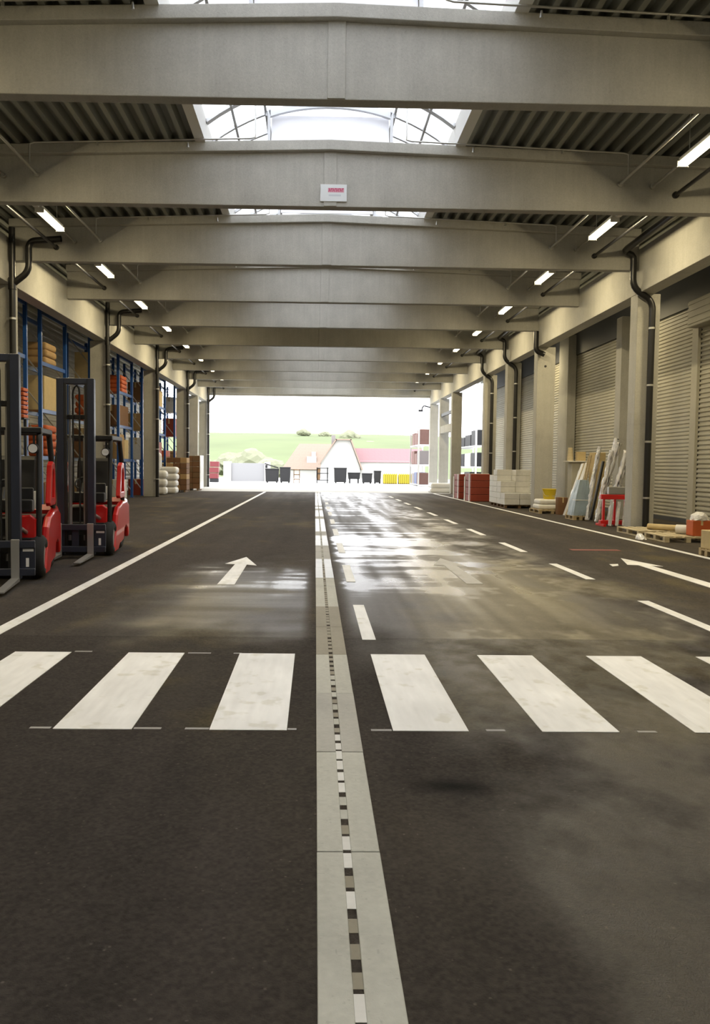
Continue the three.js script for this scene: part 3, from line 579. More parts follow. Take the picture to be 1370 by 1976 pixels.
function rack(d0, d1, label) {
  const r = thing('pallet_rack', label, 'rack', [0, 0, 0], 0, 'blue pallet racks'), xf = -9.0, xb = -9.9, h = 6.8;
  for (const d of [d0, d1]) {
    for (const x of [xf, xb]) mesh('upright', [bx(x - 0.06, x + 0.06, 0, h, -d - 0.05, -d + 0.05, 0.008), bx(x - 0.1, x + 0.1, 0, 0.02, -d - 0.1, -d + 0.1)], M.blueRack, r);
    for (let i = 0; i < 6; i++) mesh('lacing', bar([xf - 0.06, 0.4 + i * 1.05, -d], [xb + 0.06, 1.4 + i * 1.05, -d], 0.04, 0.03), M.galv, r);
  }
  for (const y of [1.75, 3.3, 4.85, 6.5]) for (const x of [xf, xb]) mesh('load_beam', bx(x - 0.03, x + 0.03, y, y + 0.13, -d1 + 0.05, -d0 - 0.05, 0.006), M.blueRack, r);
  return r;
}
const RK = [[23.6, 26.2, 'blue pallet rack nearest the camera, behind the near forklift mast'], [27.6, 30.3, 'blue pallet rack between the near racks and the column behind the far forklift'], [33.6, 36.4, 'blue pallet rack seen just right of the far forklift mast'], [38.4, 41.2, 'blue pallet rack left of the column with the white sacks'], [43.6, 46.2, 'blue pallet rack in the bay with stacked cartons'], [47.6, 50.2, 'blue pallet rack behind the white sack pallets on the left'], [53.6, 56.2, 'blue pallet rack in the last racked bay on the left']];
RK.forEach((a) => rack(...a));
// goods: cartons and sacks, each one a thing
function carton(x0, x1, y0, y1, d0, d1, m, label, group, name = 'carton', category = 'box') {
  const c = thing(name, label, category, [(x0 + x1) / 2, y0, -(d0 + d1) / 2], 0, group), w = x1 - x0, h = y1 - y0, dp = d1 - d0;
  mesh('body', cb(w, h, dp, 0, h / 2, 0, 0.012), m, c);
  mesh('tape', [cb(w * 0.12, 0.002, dp * 0.99, 0, h + 0.001, 0), cb(w * 0.12, h * 0.3, 0.002, 0, h * 0.85, dp / 2 + 0.001)], M.cardPale, c);
  return c;
}
function sackStack(x, y, d, w, h, dp, m, label, n = 4, name = 'sack_stack', group = 'wrapped sack stacks', strap = M.white) {
  const c = thing(name, label, 'sacks', [x, y, -d], 0, group);
  for (let i = 0; i < n; i++) mesh('sack', new RoundedBoxGeometry(w * rr(0.94, 1), h / n * 1.04, dp * rr(0.94, 1), 3, h / n * 0.42).translate(rr(-0.015, 0.015), h / n * (i + 0.5), rr(-0.015, 0.015)), m, c);
  return c;
}
const lvl = [1.88, 3.43, 4.98];
[[24.2, 25.6], [28.1, 29.8], [34.1, 35.9], [38.9, 40.7], [44.1, 45.7], [48.1, 49.7], [54.1, 55.7]].forEach(([a, b], i) => {
  const where = ['in the rack nearest the camera', 'in the rack behind the near forklift', 'in the rack beside the far forklift mast', 'in the rack left of the white sacks', 'in the rack with stacked cartons', 'in the rack behind the white sacks', 'in the last rack on the left'][i];
  [['floor', 0], ['first shelf', lvl[0]], ['second shelf', lvl[1]], ['third shelf', lvl[2]]].forEach(([n, y], j) => {
    const pick = (i * 4 + j * 3) % 7, h = 0.75 + 0.45 * hash(i, j);
    const y2 = y;
    if (pick === 0) sackStack(-9.45, y2, (a + b) / 2, 0.85, h, 1.1, M.orange, `orange sacks on the ${n} ${where}`, 4);
    else if (pick === 1) { carton(-9.85, -9.05, y2, y2 + h, a, (a + b) / 2 - 0.03, M.card, `brown carton, near one, on the ${n} ${where}`, 'rack cartons'); carton(-9.85, -9.05, y2, y2 + h * 0.8, (a + b) / 2 + 0.03, b, M.cardPale, `pale carton, far one, on the ${n} ${where}`, 'rack cartons'); }
    else if (pick === 2) { carton(-9.85, -9.05, y2, y2 + h * 1.1, a + 0.1, b - 0.2, M.brickRed, `large red crate on the ${n} ${where}`, 'rack crates', 'crate', 'crate'); }
    else if (pick === 3) carton(-9.8, -9.1, y2, y2 + h, a + 0.2, b - 0.1, M.cardPale, `pale carton alone on the ${n} ${where}`, 'rack cartons');
    else if (pick === 4) carton(-9.85, -9.05, y2, y2 + h, a, b, M.cardDark, `dark brown carton on the ${n} ${where}`, 'rack cartons');
    else if (pick === 5) carton(-9.82, -9.06, y2, y2 + h, a + 0.1, b - 0.3, M.white, `white carton on the ${n} ${where}`, 'rack cartons');
    else sackStack(-9.45, y2, (a + b) / 2, 0.8, h * 0.8, 1.2, M.card, `tan sacks on the ${n} ${where}`, 3);
  });
});
// crate ladder of orange trays by the near mast and the red drum
{
  const c = thing('tray_stack', 'stack of orange-brown trays between the near mast and the first blue upright', 'trays', [-8.75, 3.0, -25.0]);
  const s = thing('hanging_shelf', 'dark steel bracket shelf carrying the orange trays', 'shelf', [-8.75, 2.9, -25.0]); mesh('plate', cb(0.4, 0.04, 0.5, 0, 0.05, 0, 0.005), M.darkSteel, s); mesh('post', bx(-0.18, -0.12, -2.9, 0.05, -0.03, 0.03), M.darkSteel, s); mesh('post', bx(0.12, 0.18, -2.9, 0.05, -0.03, 0.03), M.darkSteel, s);
  for (let i = 0; i < 7; i++) mesh('tray', cb(0.34, 0.1, 0.4, 0, 0.025 + 0.13 * i, 0, 0.02), M.orange, c);
}
// ------------------------------------------------------------------ goods on the left, far end
sackStack(-8.35, 0, 45.3, 0.75, 1.3, 0.8, M.white, 'white sack pallet standing beside the column, nearer one', 3);
sackStack(-8.3, 0, 47.4, 1.1, 1.5, 1.1, M.white, 'white wrapped sack pallet beside the brown packs', 4);
sackStack(-8.5, 1.33, 45.3, 0.45, 0.95, 0.45, M.whiteFoil, 'tall white roll standing on the nearer sack pallet', 1, 'foil_roll', null);
function strappedPack(x, d, w, h, dp, label, n, m1, m2, end) {
  const c = thing('strapped_pack', label, 'pack', [x, 0, -d], 0, 'strapped brown packs');
  for (const s of [-1, 0, 1]) mesh('skid', bx(s * w * 0.4 - 0.05, s * w * 0.4 + 0.05, 0, 0.12, -dp / 2, dp / 2), M.woodDark, c);
  for (let i = 0; i < n; i++) for (let j = 0; j < 3; j++) mesh('carton', cb(w / 3 - 0.01, (h - 0.12) / n - 0.012, dp * rr(0.95, 1), w * (j - 1) / 3, 0.12 + (h - 0.12) / n * (i + 0.5), 0, 0.012), (i + j) % 3 === 1 ? m2 : m1, c);
  if (end) mesh('daylit_edge', [bx(w / 2 + 0.01, w / 2 + 0.05, 0.1, h, -dp / 2, dp / 2, 0.015), bx(w / 2 - 0.3, w / 2 + 0.05, h, h + 0.03, -dp / 2, dp / 2, 0.012)], M.whiteFoil, c);  // white sheet puts the daylight on the right edge into the colour
  return c;
}
strappedPack(-8.2, 50.2, 1.2, 2.05, 1.2, 'brown strapped carton pack left of the pack with the white daylit side', 6, M.cardDark, M.card, false);
strappedPack(-7.95, 53.7, 1.3, 2.2, 1.6, 'brown strapped pack with a white daylit side at the exit', 6, M.cardDark, M.woodDark, true);
strappedPack(-9.7, 51.9, 1.2, 2.5, 1.5, 'tall orange-brown carton pack behind the strapped packs', 6, M.card, M.orange, false);
// ------------------------------------------------------------------ goods on the right
{ // white block stack, stepped
  pallet(8.45, 0, -34.95, 'wooden pallet under the near white blocks', Math.PI / 2, 1.4, 1.25, M.woodDark); pallet(8.45, 0, -36.42, 'wooden pallet under the far white blocks', Math.PI / 2, 1.4, 1.2, M.woodDark);
  let n = 0;
  const rowsTop = [4, 4, 3, 3, 2, 2];
  const st = thing('block_stack', 'stepped stack of white building blocks between two right columns', 'blocks', [0, 0, 0]);
  for (let r = 0; r < 6; r++) for (let j = 0; j < 4; j++) for (let i = 0; i < 2; i++) {
    const y = 0.145 + r * 0.24, d = 34.2 + j * 0.76;
    if (j === 0 && r > 1) continue; if (j === 1 && r > 3 && i === 0) continue; if (j >= 3 && r > 4 - (hash(j, i) > 0.5 ? 1 : 0)) continue;
    mesh('block', cb(0.62, 0.235, 0.745, 8.12 + i * 0.63 + 0.012 * (hash(n, 2) - 0.5), y + 0.118, -d - 0.37, 0.012), M.white, st); n++;
  }
}
function wrappedCrates(x, d, label, w = 0.9, h = 1.25, dp = 1.2) {
  const c = thing('crate_stack', label, 'crates', [x, 0, -d], 0.05, 'red-brown crate stacks');
  for (let i = 0; i < 4; i++) for (let j = 0; j < 2; j++) mesh('crate', cb(w, h / 4 - 0.01, dp / 2 - 0.02, 0, h / 4 * (i + 0.5), (j - 0.5) * dp / 2, 0.02), M.brickRed, c);
  mesh('strap', [bx(-w / 2 - 0.012, w / 2 + 0.012, 0, h + 0.012, dp * 0.2, dp * 0.34, 0.008)], M.white, c);
  mesh('strap', bx(-w / 2 - 0.03, -w / 2 - 0.005, 0, h * 0.9, -dp * 0.5, -dp * 0.35), M.white, c);
  return c;
}
wrappedCrates(8.05, 41.3, 'red-brown crate stack behind the white block stack, nearer of two', 0.95, 1.35, 1.3);
wrappedCrates(8.05, 44.6, 'red-brown crate stack behind the white block stack, farther of two', 0.95, 1.3, 1.3);
sackStack(8.4, 0, 54.6, 1.9, 0.62, 1.4, M.whiteFoil, 'low white foil bundle at the foot of the last right columns', 2, 'foil_bundle', null);
// bay behind the near right column
pallet(8.55, 0, -19.45, 'pale wooden pallet beside the orange box, nearer of two', Math.PI / 2, 1.2, 1.1, M.woodPale);
pallet(8.62, 0, -21.2, 'pale wooden pallet at the foot of the near right column', Math.PI / 2, 1.5, 1.2, M.woodPale);
{ const c = thing('cardboard_tube', 'tan cardboard tube lying on the pallet by the column', 'tube', [8.85, 0.145, -20.6], 0.75); mesh('tube', rod([0, 0.075, -0.55], [0, 0.075, 0.5], 0.075, 20), M.cardPale, c); mesh('end_ring', disc(0.06, 0.012, 0, 0.075, 0.5, 'z', 18), M.cardDark, c); }
{ const c = thing('paper_roll', 'short white paper roll beside the cardboard tube', 'roll', [8.72, 0.145, -19.55], 0.9); mesh('roll', rod([0, 0.11, -0.15], [0, 0.11, 0.15], 0.11, 24), M.white, c); mesh('core', disc(0.035, 0.305, 0, 0.11, 0, 'z', 14), M.cardDark, c); }
{ const c = carton(8.68, 9.1, 0.145, 0.5, 18.95, 19.3, M.orange, 'orange open box on the pallet with a white bag', null, 'open_box'); }
{ const c = thing('plastic_bag', 'crumpled white bag on the orange box', 'bag', [8.9, 0.503, -19.12]); const g = new THREE.IcosahedronGeometry(0.2, 3), p = g.attributes.position; for (let i = 0; i < p.count; i++) { const q = new THREE.Vector3().fromBufferAttribute(p, i), k = 0.8 + 0.4 * fbm(q.x * 14 + 5, q.y * 14 + q.z * 11 + 9, 3); p.setXYZ(i, q.x * k, Math.max(0, q.y * k * 0.9 + 0.02), q.z * k); } g.computeVertexNormals(); mesh('bag', g, M.whiteFoil, c); }
{ const c = thing('foil_scrap', 'white foil scrap on the floor before the pale pallet', 'foil', [7.78, 0, -19.7]); const g = new THREE.IcosahedronGeometry(0.14, 2), p = g.attributes.position; for (let i = 0; i < p.count; i++) { const q = new THREE.Vector3().fromBufferAttribute(p, i), k = 0.7 + 0.6 * fbm(q.x * 20 + 2, q.y * 20 + q.z * 17, 2); p.setXYZ(i, q.x * k * 0.8, Math.max(0, q.y * k), q.z * k * 1.4); } g.computeVertexNormals(); mesh('scrap', g, M.whiteFoil, c); }
{ pallet(8.0, 0, -15.9, 'dark wooden pallet at the right photo edge under the carton', 0, 0.9, 0.6, M.wood); carton(7.56, 8.2, 0.146, 0.5, 15.65, 16.15, M.cardPale, 'tan carton at the right photo edge on a pallet', null); carton(8.21, 8.44, 0.146, 0.5, 15.65, 16.1, M.blueFoil, 'grey carton pressed against the tan carton at the edge', null); }
// silver foil tubes leaning in a red stand
{
  const spots = [[8.62, 25.3, 9.02, 25.3, 2.2, 0.07], [8.72, 25.6, 9.3, 25.5, 2.45, 0.085], [8.86, 25.0, 9.32, 24.9, 2.2, 0.07], [8.62, 26.2, 8.98, 26.3, 2.35, 0.06], [8.84, 25.95, 9.42, 26.0, 2.6, 0.07], [9.05, 25.3, 9.5, 25.2, 2.15, 0.07]];
  spots.forEach(([xa, da, xb, db, h, r], i) => {
    const c = thing('foil_tube', `silver foil-wrapped tube leaning by the red stand, ${['leftmost at its foot', 'second from the left', 'shortest in front', 'farthest behind', 'tallest behind', 'rightmost'][i]}`, 'tube', [xa, 0.02, -da], 0, 'silver foil tubes');
    const q = [xb - xa, h, -(db - da)], g = pipe([[0, 0.03, 0], [q[0] * 0.3, q[1] * 0.34, q[2] * 0.3], [q[0] * 0.62, q[1] * 0.66, q[2] * 0.7], q], r, 0.3, 10), p = g.attributes.position;
    for (let j = 0; j < p.count; j++) { const k = 0.03 * (fbm(p.getY(j) * 9 + i * 7, p.getX(j) * 20 + j % 11, 2) - 0.5) * 2; p.setX(j, p.getX(j) + k); p.setZ(j, p.getZ(j) + k); }
    g.computeVertexNormals(); mesh('wrap', g, M.silver, c); mesh('end_cap', rod([q[0] * 0.985, q[1] * 0.985, q[2] * 0.985], q, r * 0.9, 10), M.darkSteel, c);
  });
  const s = thing('red_stand', 'red steel stand holding grey parts beside the near right column', 'stand', [8.75, 0, -24.2]);
  for (const a of [-0.32, 0, 0.32]) mesh('post', bx(a - 0.03, a + 0.03, 0, 0.9, -0.05, 0.05, 0.006), M.red, s);
  mesh('rail', bx(-0.42, 0.42, 0.78, 0.92, -0.08, 0.08, 0.01), M.red, s); mesh('rail', bx(-0.42, 0.42, 0.05, 0.17, -0.1, 0.1, 0.01), M.red, s);
  mesh('foot', bx(-0.42, -0.34, 0, 0.07, -0.35, 0.35, 0.006), M.red, s); mesh('foot', bx(0.34, 0.42, 0, 0.07, -0.35, 0.35, 0.006), M.red, s);
  const g2 = thing('metal_part', 'grey metal block resting on the red stand', 'metal part', [8.8, 0.925, -24.2]); mesh('block', cb(0.5, 0.22, 0.16, 0, 0.11, 0, 0.02), M.steel, g2); mesh('knob', disc(0.05, 0.06, 0.1, 0.25, 0, 'y', 14), M.steel, g2);
  for (const a of [0, 1, 2]) { const k = thing('foil_strip', `short silver strip propped against the red stand, ${['left', 'middle', 'right'][a]} one`, 'foil', [8.56 + a * 0.2, 0.0, -24.02], 0, 'silver strips'); mesh('strip', [bar([-0.03, 0.02, 0.1], [0.08, 0.72, -0.04], 0.09, 0.03)], M.silver, k); }
}
// boards, shelf, buckets
function leaning(xa, da, xb, db, h, w, t, m, label, name = 'board', category = 'board') {
  const c = thing(name, label, category, [xa, 0.01, -da]);
  const q = [xb - xa, h, -(db - da)], g = bar([0, 0, 0], q, t, w); mesh('panel', g, m, c); mesh('edge_strip', bar([-t, 0, 0], [q[0] - t, q[1], q[2]], t * 0.5, w * 0.12), M.woodPale, c); return c;
}
leaning(8.9, 29.3, 9.55, 29.4, 1.85, 0.75, 0.03, M.whiteFoil, 'white board leaning beside the small shelf');
leaning(8.95, 28.2, 9.35, 28.3, 2.1, 0.3, 0.04, M.wood, 'wooden plank leaning between white boards', 'plank', 'plank');
leaning(8.9, 27.6, 9.35, 27.65, 1.95, 0.16, 0.03, M.sticker, 'narrow white batten leaning right of the wooden plank', 'batten', 'batten');
leaning(9.0, 27.0, 9.35, 27.0, 1.9, 0.2, 0.05, M.darkSteel, 'dark steel profile leaning left of the silver tubes', 'steel_profile', 'profile');
leaning(9.35, 30.3, 9.75, 30.5, 1.6, 0.5, 0.03, M.steel, 'grey sheet leaning under the small shelf', 'metal_sheet', 'sheet');
{
  const s = thing('tall_cabinet', 'narrow grey cabinet with a white top near the leaning boards', 'cabinet', [9.9, 0, -31.5]); mesh('body', cb(0.5, 1.9, 0.5, 0, 0.95, 0, 0.01), M.clad, s); mesh('top', cb(0.8, 0.05, 0.7, 0, 1.93, 0, 0.01), M.white, s);
  const a = thing('small_box', 'small tan box on the narrow cabinet', 'box', [10.05, 1.957, -31.5]); mesh('body', cb(0.3, 0.34, 0.3, 0, 0.17, 0, 0.01), M.cardPale, a); mesh('tape', cb(0.06, 0.004, 0.3, 0, 0.341, 0), M.white, a);
  const b = thing('paper_bag', 'upright pale bag on the narrow cabinet', 'bag', [9.65, 1.957, -31.5]); mesh('body', new THREE.CylinderGeometry(0.08, 0.12, 0.5, 10).translate(0, 0.25, 0), M.woodPale, b);
  const c = carton(10.05, 10.45, 0, 2.25, 29.9, 30.5, M.cardPale, 'tall tan carton standing behind the leaning plank');
}
{ const c = thing('foil_bundle', 'blue-grey foil wrapped bundle in front of the boards', 'bundle', [8.62, 0.146, -27.1]);
  const g = new THREE.BoxGeometry(0.5, 1.15, 0.6, 10, 16, 10), p = g.attributes.position;
  for (let i = 0; i < p.count; i++) { const x = p.getX(i), y = p.getY(i), z = p.getZ(i), t = (y + 0.575) / 1.15, k = (1 - 0.45 * t * t) * (0.9 + 0.3 * fbm(x * 6 + z * 5 + 3, y * 2 + 8, 3)); p.setXYZ(i, x * k + 0.12 * t, y + 0.575, z * k); }
  g.computeVertexNormals(); mesh('wrap', g, M.blueFoil, c); mesh('tie', cb(0.5, 0.03, 0.6, 0.05, 0.5, 0, 0.01), M.white, c); }
pallet(8.6, 0, -27.2, 'wooden pallet in front of the leaning boards', Math.PI / 2, 0.9, 0.5, M.wood);
pallet(8.7, 0, -31.0, 'wooden pallet under the yellow bucket', Math.PI / 2, 1.4, 1.0, M.wood);
{
  const b = thing('bucket', 'yellow bucket on the white sacks', 'bucket', [8.72, 0.52, -30.9]); mesh('pail', new THREE.LatheGeometry([[0.001, 0], [0.2, 0], [0.25, 0.36], [0.265, 0.36], [0.265, 0.38], [0.24, 0.38], [0.19, 0.02], [0.001, 0.02]].map(([a, c]) => new THREE.Vector2(a, c)), 24), M.yellow, b); mesh('handle', pipe([[-0.26, 0.34, 0], [-0.22, 0.12, 0.2], [0.22, 0.12, 0.2], [0.26, 0.34, 0]], 0.008, 0.1, 6), M.steel, b);
  sackStack(8.7, 0.146, 30.95, 0.95, 0.37, 0.9, M.white, 'white sacks on a pallet under the yellow bucket', 2);
  carton(8.75, 9.1, 0, 0.62, 29.82, 30.15, M.cardDark, 'dark brown carton right of the yellow bucket');
}
// wall lamp bracket on the last right column
{ const l = thing('yard_camera', 'small dark bracket with a camera on the last right column', 'camera', [XR + 0.03, 6.1, -62.5]); mesh('arm', pipe([[0, 0, 0], [-0.5, 0.12, 0], [-0.62, 0, 0.05], [-0.66, -0.18, 0.05]], 0.05, 0.12, 8), M.slate, l); mesh('camera_body', cb(0.34, 0.14, 0.14, -0.75, -0.25, 0.05, 0.03), M.slate, l); }
// ------------------------------------------------------------------ yard
function yardRack(x, d, label, tiers, w, dp, sc = 1) {
  const r = thing('yard_rack', label, 'rack', [x, 0, -d], 0, 'yard racks'), h = tiers.length * 1.55 * sc;
  for (const a of [-1, 1]) for (const b of [-1, 1]) mesh('post', bx(a * w / 2 - 0.06, a * w / 2 + 0.06, 0, h, b * dp / 2 - 0.06, b * dp / 2 + 0.06), M.galv, r);
  tiers.forEach((m, i) => {
    const y = i * 1.55 * sc;
    mesh('shelf', [bx(-w / 2, w / 2, y + 0.02, y + 0.12, -dp / 2, -dp / 2 + 0.1), bx(-w / 2, w / 2, y + 0.02, y + 0.12, dp / 2 - 0.1, dp / 2), bx(-w / 2, w / 2, y + 0.12, y + 0.16, -dp / 2, dp / 2)], M.sticker, r);
    for (let j = 0; j < 3; j++) { const ph = (0.75 + 0.45 * hash(i + d, j)) * sc; mesh('load', bx(-w / 2 + 0.1, w / 2 - 0.1, y + 0.16, y + 0.16 + ph, -dp / 2 + 0.08 + j * dp / 3, -dp / 2 + (j + 0.92) * dp / 3, 0.05), m[j % m.length], r); }
  });
  return r;
}
M.loadRed = mat([0.16, 0.085, 0.07], { roughness: 0.8, map: cardTex }); M.loadBlue = mat([0.1, 0.12, 0.2], { roughness: 0.7 }); M.loadGrey = mat([0.2, 0.18, 0.18], { roughness: 0.8 });
yardRack(9.35, 74, 'yard rack with red-brown and blue loads beside the exit column', [[M.loadGrey, M.loadBlue, M.loadRed], [M.loadRed, M.loadRed, M.loadGrey], [M.loadRed, M.loadRed, M.loadRed]], 1.1, 6, 1.1);
yardRack(12.6, 66, 'yard rack with black and white bundles seen between the right columns', [[M.white, M.darkPlastic, M.white], [M.darkPlastic, M.white, M.darkPlastic], [M.darkPlastic, M.darkPlastic, M.darkPlastic]], 1.3, 8, 1.02);
yardRack(14.6, 60.5, 'yard rack with dark bundles farther out to the right', [[M.white, M.darkPlastic, M.white], [M.darkPlastic, M.darkPlastic, M.white], [M.darkPlastic, M.darkPlastic, M.white]], 1.3, 6, 0.98);
function bin(x, d, w, h, label, m = M.darkPlastic, legs = 0.1) {
  const b = thing('yard_container', label, 'container', [x, 0, -d], 0, 'dark yard containers');
  mesh('body', ext([[-w / 2 + 0.04, legs], [w / 2 - 0.04, legs], [w / 2, h - 0.12], [-w / 2, h - 0.12]], 1.1, 'xy', 0.03), m, b);
  mesh('lid', cb(w + 0.05, 0.12, 1.15, 0, h - 0.06, 0, 0.03), m, b);
  for (const a of [-1, 1]) mesh('foot', bx(a * w * 0.36 - 0.06, a * w * 0.36 + 0.06, 0, legs, -0.4, 0.4), m, b);
  return b;
}
bin(-4.1, 80, 1.25, 1.35, 'open black container with a slanted plank, left of the black box'); bin(-2.85, 80, 1.0, 1.5, 'tall black box left of the houses');
bin(2.45, 81, 1.2, 1.5, 'large dark container in front of the white gable house'); bin(3.8, 81.5, 1.15, 1.05, 'dark container on legs, second right of the gable', M.darkPlastic, 0.4); bin(5.05, 81, 0.95, 1.0, 'dark container third right of the gable'); bin(6.05, 81, 0.65, 1.25, 'narrow tall dark container beside the yellow boxes');
{ const p = thing('loose_plank', 'dark plank lying across the open black container', 'plank', [-4.1, 1.38, -80]); mesh('plank', bar([-0.7, 0.42, 0], [0.6, 0.03, 0], 0.1, 0.4), M.darkPlastic, p); mesh('wedge', cb(0.2, 0.3, 0.4, -0.55, 0.15, 0, 0.02), M.darkPlastic, p); }
for (let i = 0; i < 2; i++) { const b = thing('yellow_crate', i ? 'yellow slatted crate on the right, nearer the yard rack' : 'yellow slatted crate on the left, beside the dark containers', 'crate', [7.2 + i * 1.45, 0, -80], 0, 'yellow yard crates'); mesh('body', cb(1.3, 0.85, 1.0, 0, 0.5, 0, 0.03), M.yellowBin, b); for (let j = 0; j < 7; j++) mesh('slat', cb(0.1, 0.95, 0.05, -0.57 + 0.19 * j, 0.52, 0.52), M.yellowBin, b); mesh('skid', cb(1.3, 0.08, 1.0, 0, 0.04, 0), M.woodDark, b); }
{ const s = thing('stillage', 'dark shelf trolley left of the large dark container', 'trolley', [0.7, 0, -80.5]); for (const a of [-0.5, 0.5]) mesh('post', bx(a - 0.05, a + 0.05, 0, 1.5, -0.3, 0.3), M.darkPlastic, s); for (const y of [0.25, 0.9, 1.4]) mesh('shelf', bx(-0.5, 0.6, y, y + 0.07, -0.4, 0.4), M.darkPlastic, s); mesh('cabinet', bx(-0.55, -0.2, 0.3, 1.4, -0.3, 0.3, 0.02), M.woodDark, s); }
{ const s = thing('stillage', 'small rusty trolley right of the tall black box', 'trolley', [-1.75, 0, -80]); for (const y of [0.3, 0.75, 1.2]) mesh('shelf', bx(-0.3, 0.3, y, y + 0.08, -0.3, 0.3), M.woodDark, s); mesh('post', bx(0.24, 0.3, 0, 1.3, -0.3, 0.3), M.woodDark, s); mesh('post', bx(-0.3, -0.24, 0, 1.3, -0.3, 0.3), M.woodDark, s); }
{ const c = thing('red_crate_stack', 'three stacked red crates outside the left exit column', 'crates', [-9.5, 0, -79]); M.crateRed = mat([0.16, 0.025, 0.03], { roughness: 0.6 }); for (let i = 0; i < 3; i++) { mesh('crate', cb(0.85, 0.5, 0.9, 0.04 * (i - 1), 0.6 + 0.55 * i, 0, 0.05), M.crateRed, c); } mesh('base', cb(0.8, 0.35, 0.8, 0, 0.175, 0, 0.02), M.darkPlastic, c); }
{ const w = thing('yard_wall', 'low white concrete wall at the edge of the yard on the left', null, [0, 0, 0], 0, null, 'structure'); M.yardWall = mat([0.27, 0.27, 0.28], { roughness: 0.9 }); mesh('panel', bx(-8.6, -5.2, 0, 1.85, -86.3, -86, 0.02), M.yardWall, w); mesh('pillar', bx(-9.4, -8.6, 0, 2.0, -86.4, -85.8, 0.02), M.render, w); mesh('pillar', bx(-5.2, -4.6, 0, 2.0, -86.4, -85.8, 0.02), M.render, w); }
// houses beyond the yard (on lower ground)
{
  const h = thing('house', 'house with a broad pale orange tiled roof, left of the white gable', 'house', [0, 0, 0]); const z = -140;
  mesh('wall', bx(-5, 3, -3, 1.2, z - 8, z), M.render, h);
  const rf = ext([[-5.6, 0.9], [-2.7, 6.0], [3.2, 6.0], [3.2, 0.9]], 0.25, 'xy').rotateX(-0.55).translate(0, 0.0, 0); rf.computeBoundingBox(); const bb = rf.boundingBox; rf.translate(0, 0.9 - bb.min.y, z - bb.max.z + 0.3);
  mesh('roof', rf, M.roofTile, h); mesh('dormer', [bx(-1.4, 0.2, 1.0, 3.2, z - 2, z - 0.4), bx(-0.6, 0.1, 3.0, 4.0, z - 2, z - 1)], M.render, h);
}
{
  const h = thing('house', 'white gable fronted house with a long red roofed wing', 'house', [0, 0, 0]); const z = -128;
  mesh('wall', ext([[0.9, -3], [6.9, -3], [6.9, 1.4], [5.3, 5.6], [3.3, 5.6], [0.9, 2.2]], 9, 'xy').translate(0, 0, z - 4.5), M.render, h);
  mesh('gable_roof', [bar([0.6, 1.9, z - 4.2], [3.2, 5.75, z - 4.2], 0.2, 9.6), bar([7.2, 1.1, z - 4.2], [5.4, 5.75, z - 4.2], 0.2, 9.6), bx(3.1, 5.5, 5.6, 5.8, z - 9, z + 0.6)], M.roofTile, h);
  mesh('chimney', bx(2.5, 3.1, 4.6, 6.4, z - 2, z - 1.2), M.loadGrey, h);
  mesh('wing_wall', bx(6.9, 17, -3, 2.5, z - 8, z - 1), M.render, h);
  mesh('wing_roof', [bar([6.3, 2.4, z - 0.6], [6.3, 4.4, z - 4.2], 0.2, 0.2), ext([[-0.7, 2.3], [-4.4, 4.5], [-8.3, 2.3]].map(([a, b]) => [a, b]), 10.8, 'zy').translate(11.7, 0, z)], M.roofRed, h);
}
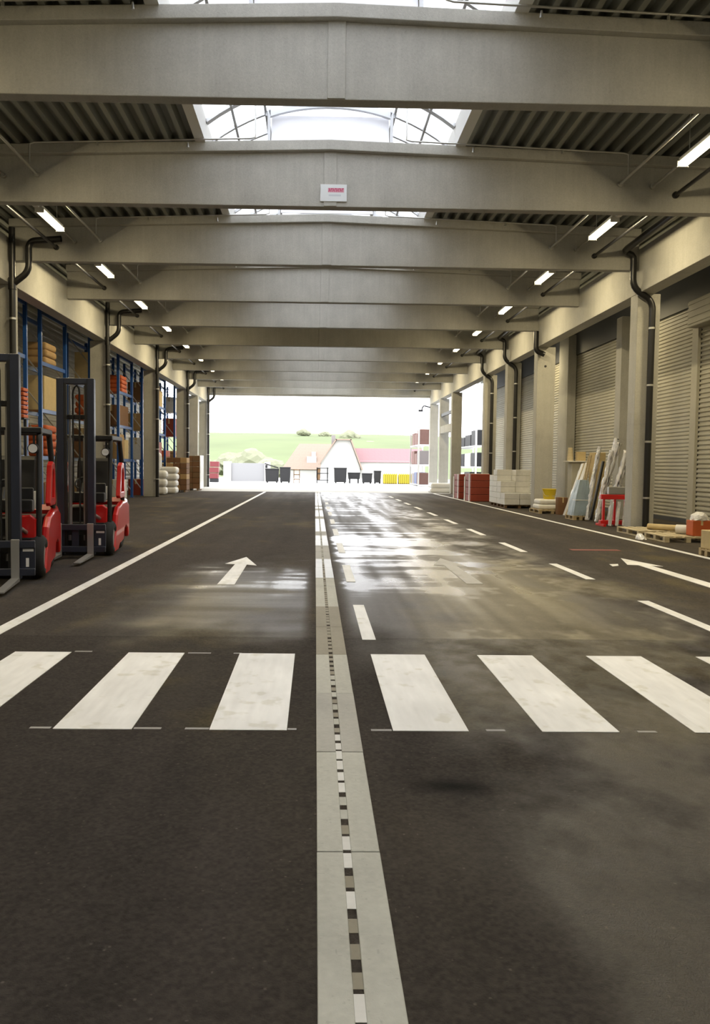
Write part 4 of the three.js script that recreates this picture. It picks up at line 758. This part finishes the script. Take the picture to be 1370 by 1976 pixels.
// trees and hedge
function lump(r, sx, sy, sz, k) { const g = new THREE.IcosahedronGeometry(r, 3), p = g.attributes.position; for (let i = 0; i < p.count; i++) { const q = new THREE.Vector3().fromBufferAttribute(p, i), f = 0.7 + 0.6 * fbm(q.x / r * 3 + k * 9 + 40, q.y / r * 3 + q.z / r * 2.3 + 20, 3); p.setXYZ(i, q.x * f * sx, q.y * f * sy, q.z * f * sz); } g.computeVertexNormals(); return g; }
function tree(x, y, d, r, label, s = 1) {
  const t = thing('tree', label, 'tree', [x, y, -d], 0, 'trees beyond the yard');
  mesh('trunk', rod([0, 0, 0], [0, r * 1.2, 0], r * 0.08, 7), M.bark, t);
  mesh('crown', [lump(r, 1, s, 1, x), lump(r * 0.7, 1.2, s, 1, x + 3).translate(r * 0.7, -r * 0.2, 0), lump(r * 0.7, 1, s, 1, x + 5).translate(-r * 0.7, -r * 0.1, 0)].map((g) => g.translate(0, r * 1.4, 0)), M.leaf, t);
}
tree(-17.5, -3, 178, 3.3, 'olive bush left of the field behind the white wall', 0.8); tree(-12.5, -3, 162, 3.4, 'taller olive tree behind the white yard wall', 0.9); tree(-7.8, -3, 150, 2.7, 'olive bush behind the black boxes', 0.8); tree(-24, -3, 172, 3.0, 'olive bush beside the left exit column', 0.8);
tree(-5, 12.5, 350, 2.2, 'tree on the hill above the pale orange roof', 0.7); tree(4, 12, 350, 2.0, 'tree on the hill left of the chimney', 0.7); tree(14, 9.5, 340, 3, 'tree group on the hill right of the white gable', 0.9); tree(21, 7, 320, 2.2, 'bush on the hill above the red roofed wing', 0.6);
// hill with fields
{
  const g = new THREE.PlaneGeometry(700, 560, 90, 70).rotateX(-Math.PI / 2).translate(0, 0, -391), p = g.attributes.position;
  for (let i = 0; i < p.count; i++) { const x = p.getX(i), d = -p.getZ(i); p.setY(i, -3.2 + 20 * sst(150, 420, d) + 2.2 * (fbm(x * 0.008 + 5, d * 0.008 + 3, 3) - 0.5) * sst(150, 300, d) - 0.012 * Math.max(0, x - 40) + 3 * sst(420, 660, d) * 0); }
  g.computeVertexNormals();
  const uvp = g.attributes.uv; g.userData.keepUV = true;
  M.field = mat([1, 1, 1], { roughness: 0.95, map: tex(1024, 512, (u, v) => { const b = vnoise(u * 3 + 2, v * 9, 0), n = fbm(u * 40, v * 40, 4), k = 0.85 + 0.3 * (n - 0.5); const a = b > 0.5 ? [0.135, 0.165, 0.072] : [0.12, 0.155, 0.06]; return a.map((q) => q * k); }, true, [1, 1], true) });
  struct(mesh('hill', g, M.field), 'green field hillside behind the houses');
}

renderer.render(scene, camera);
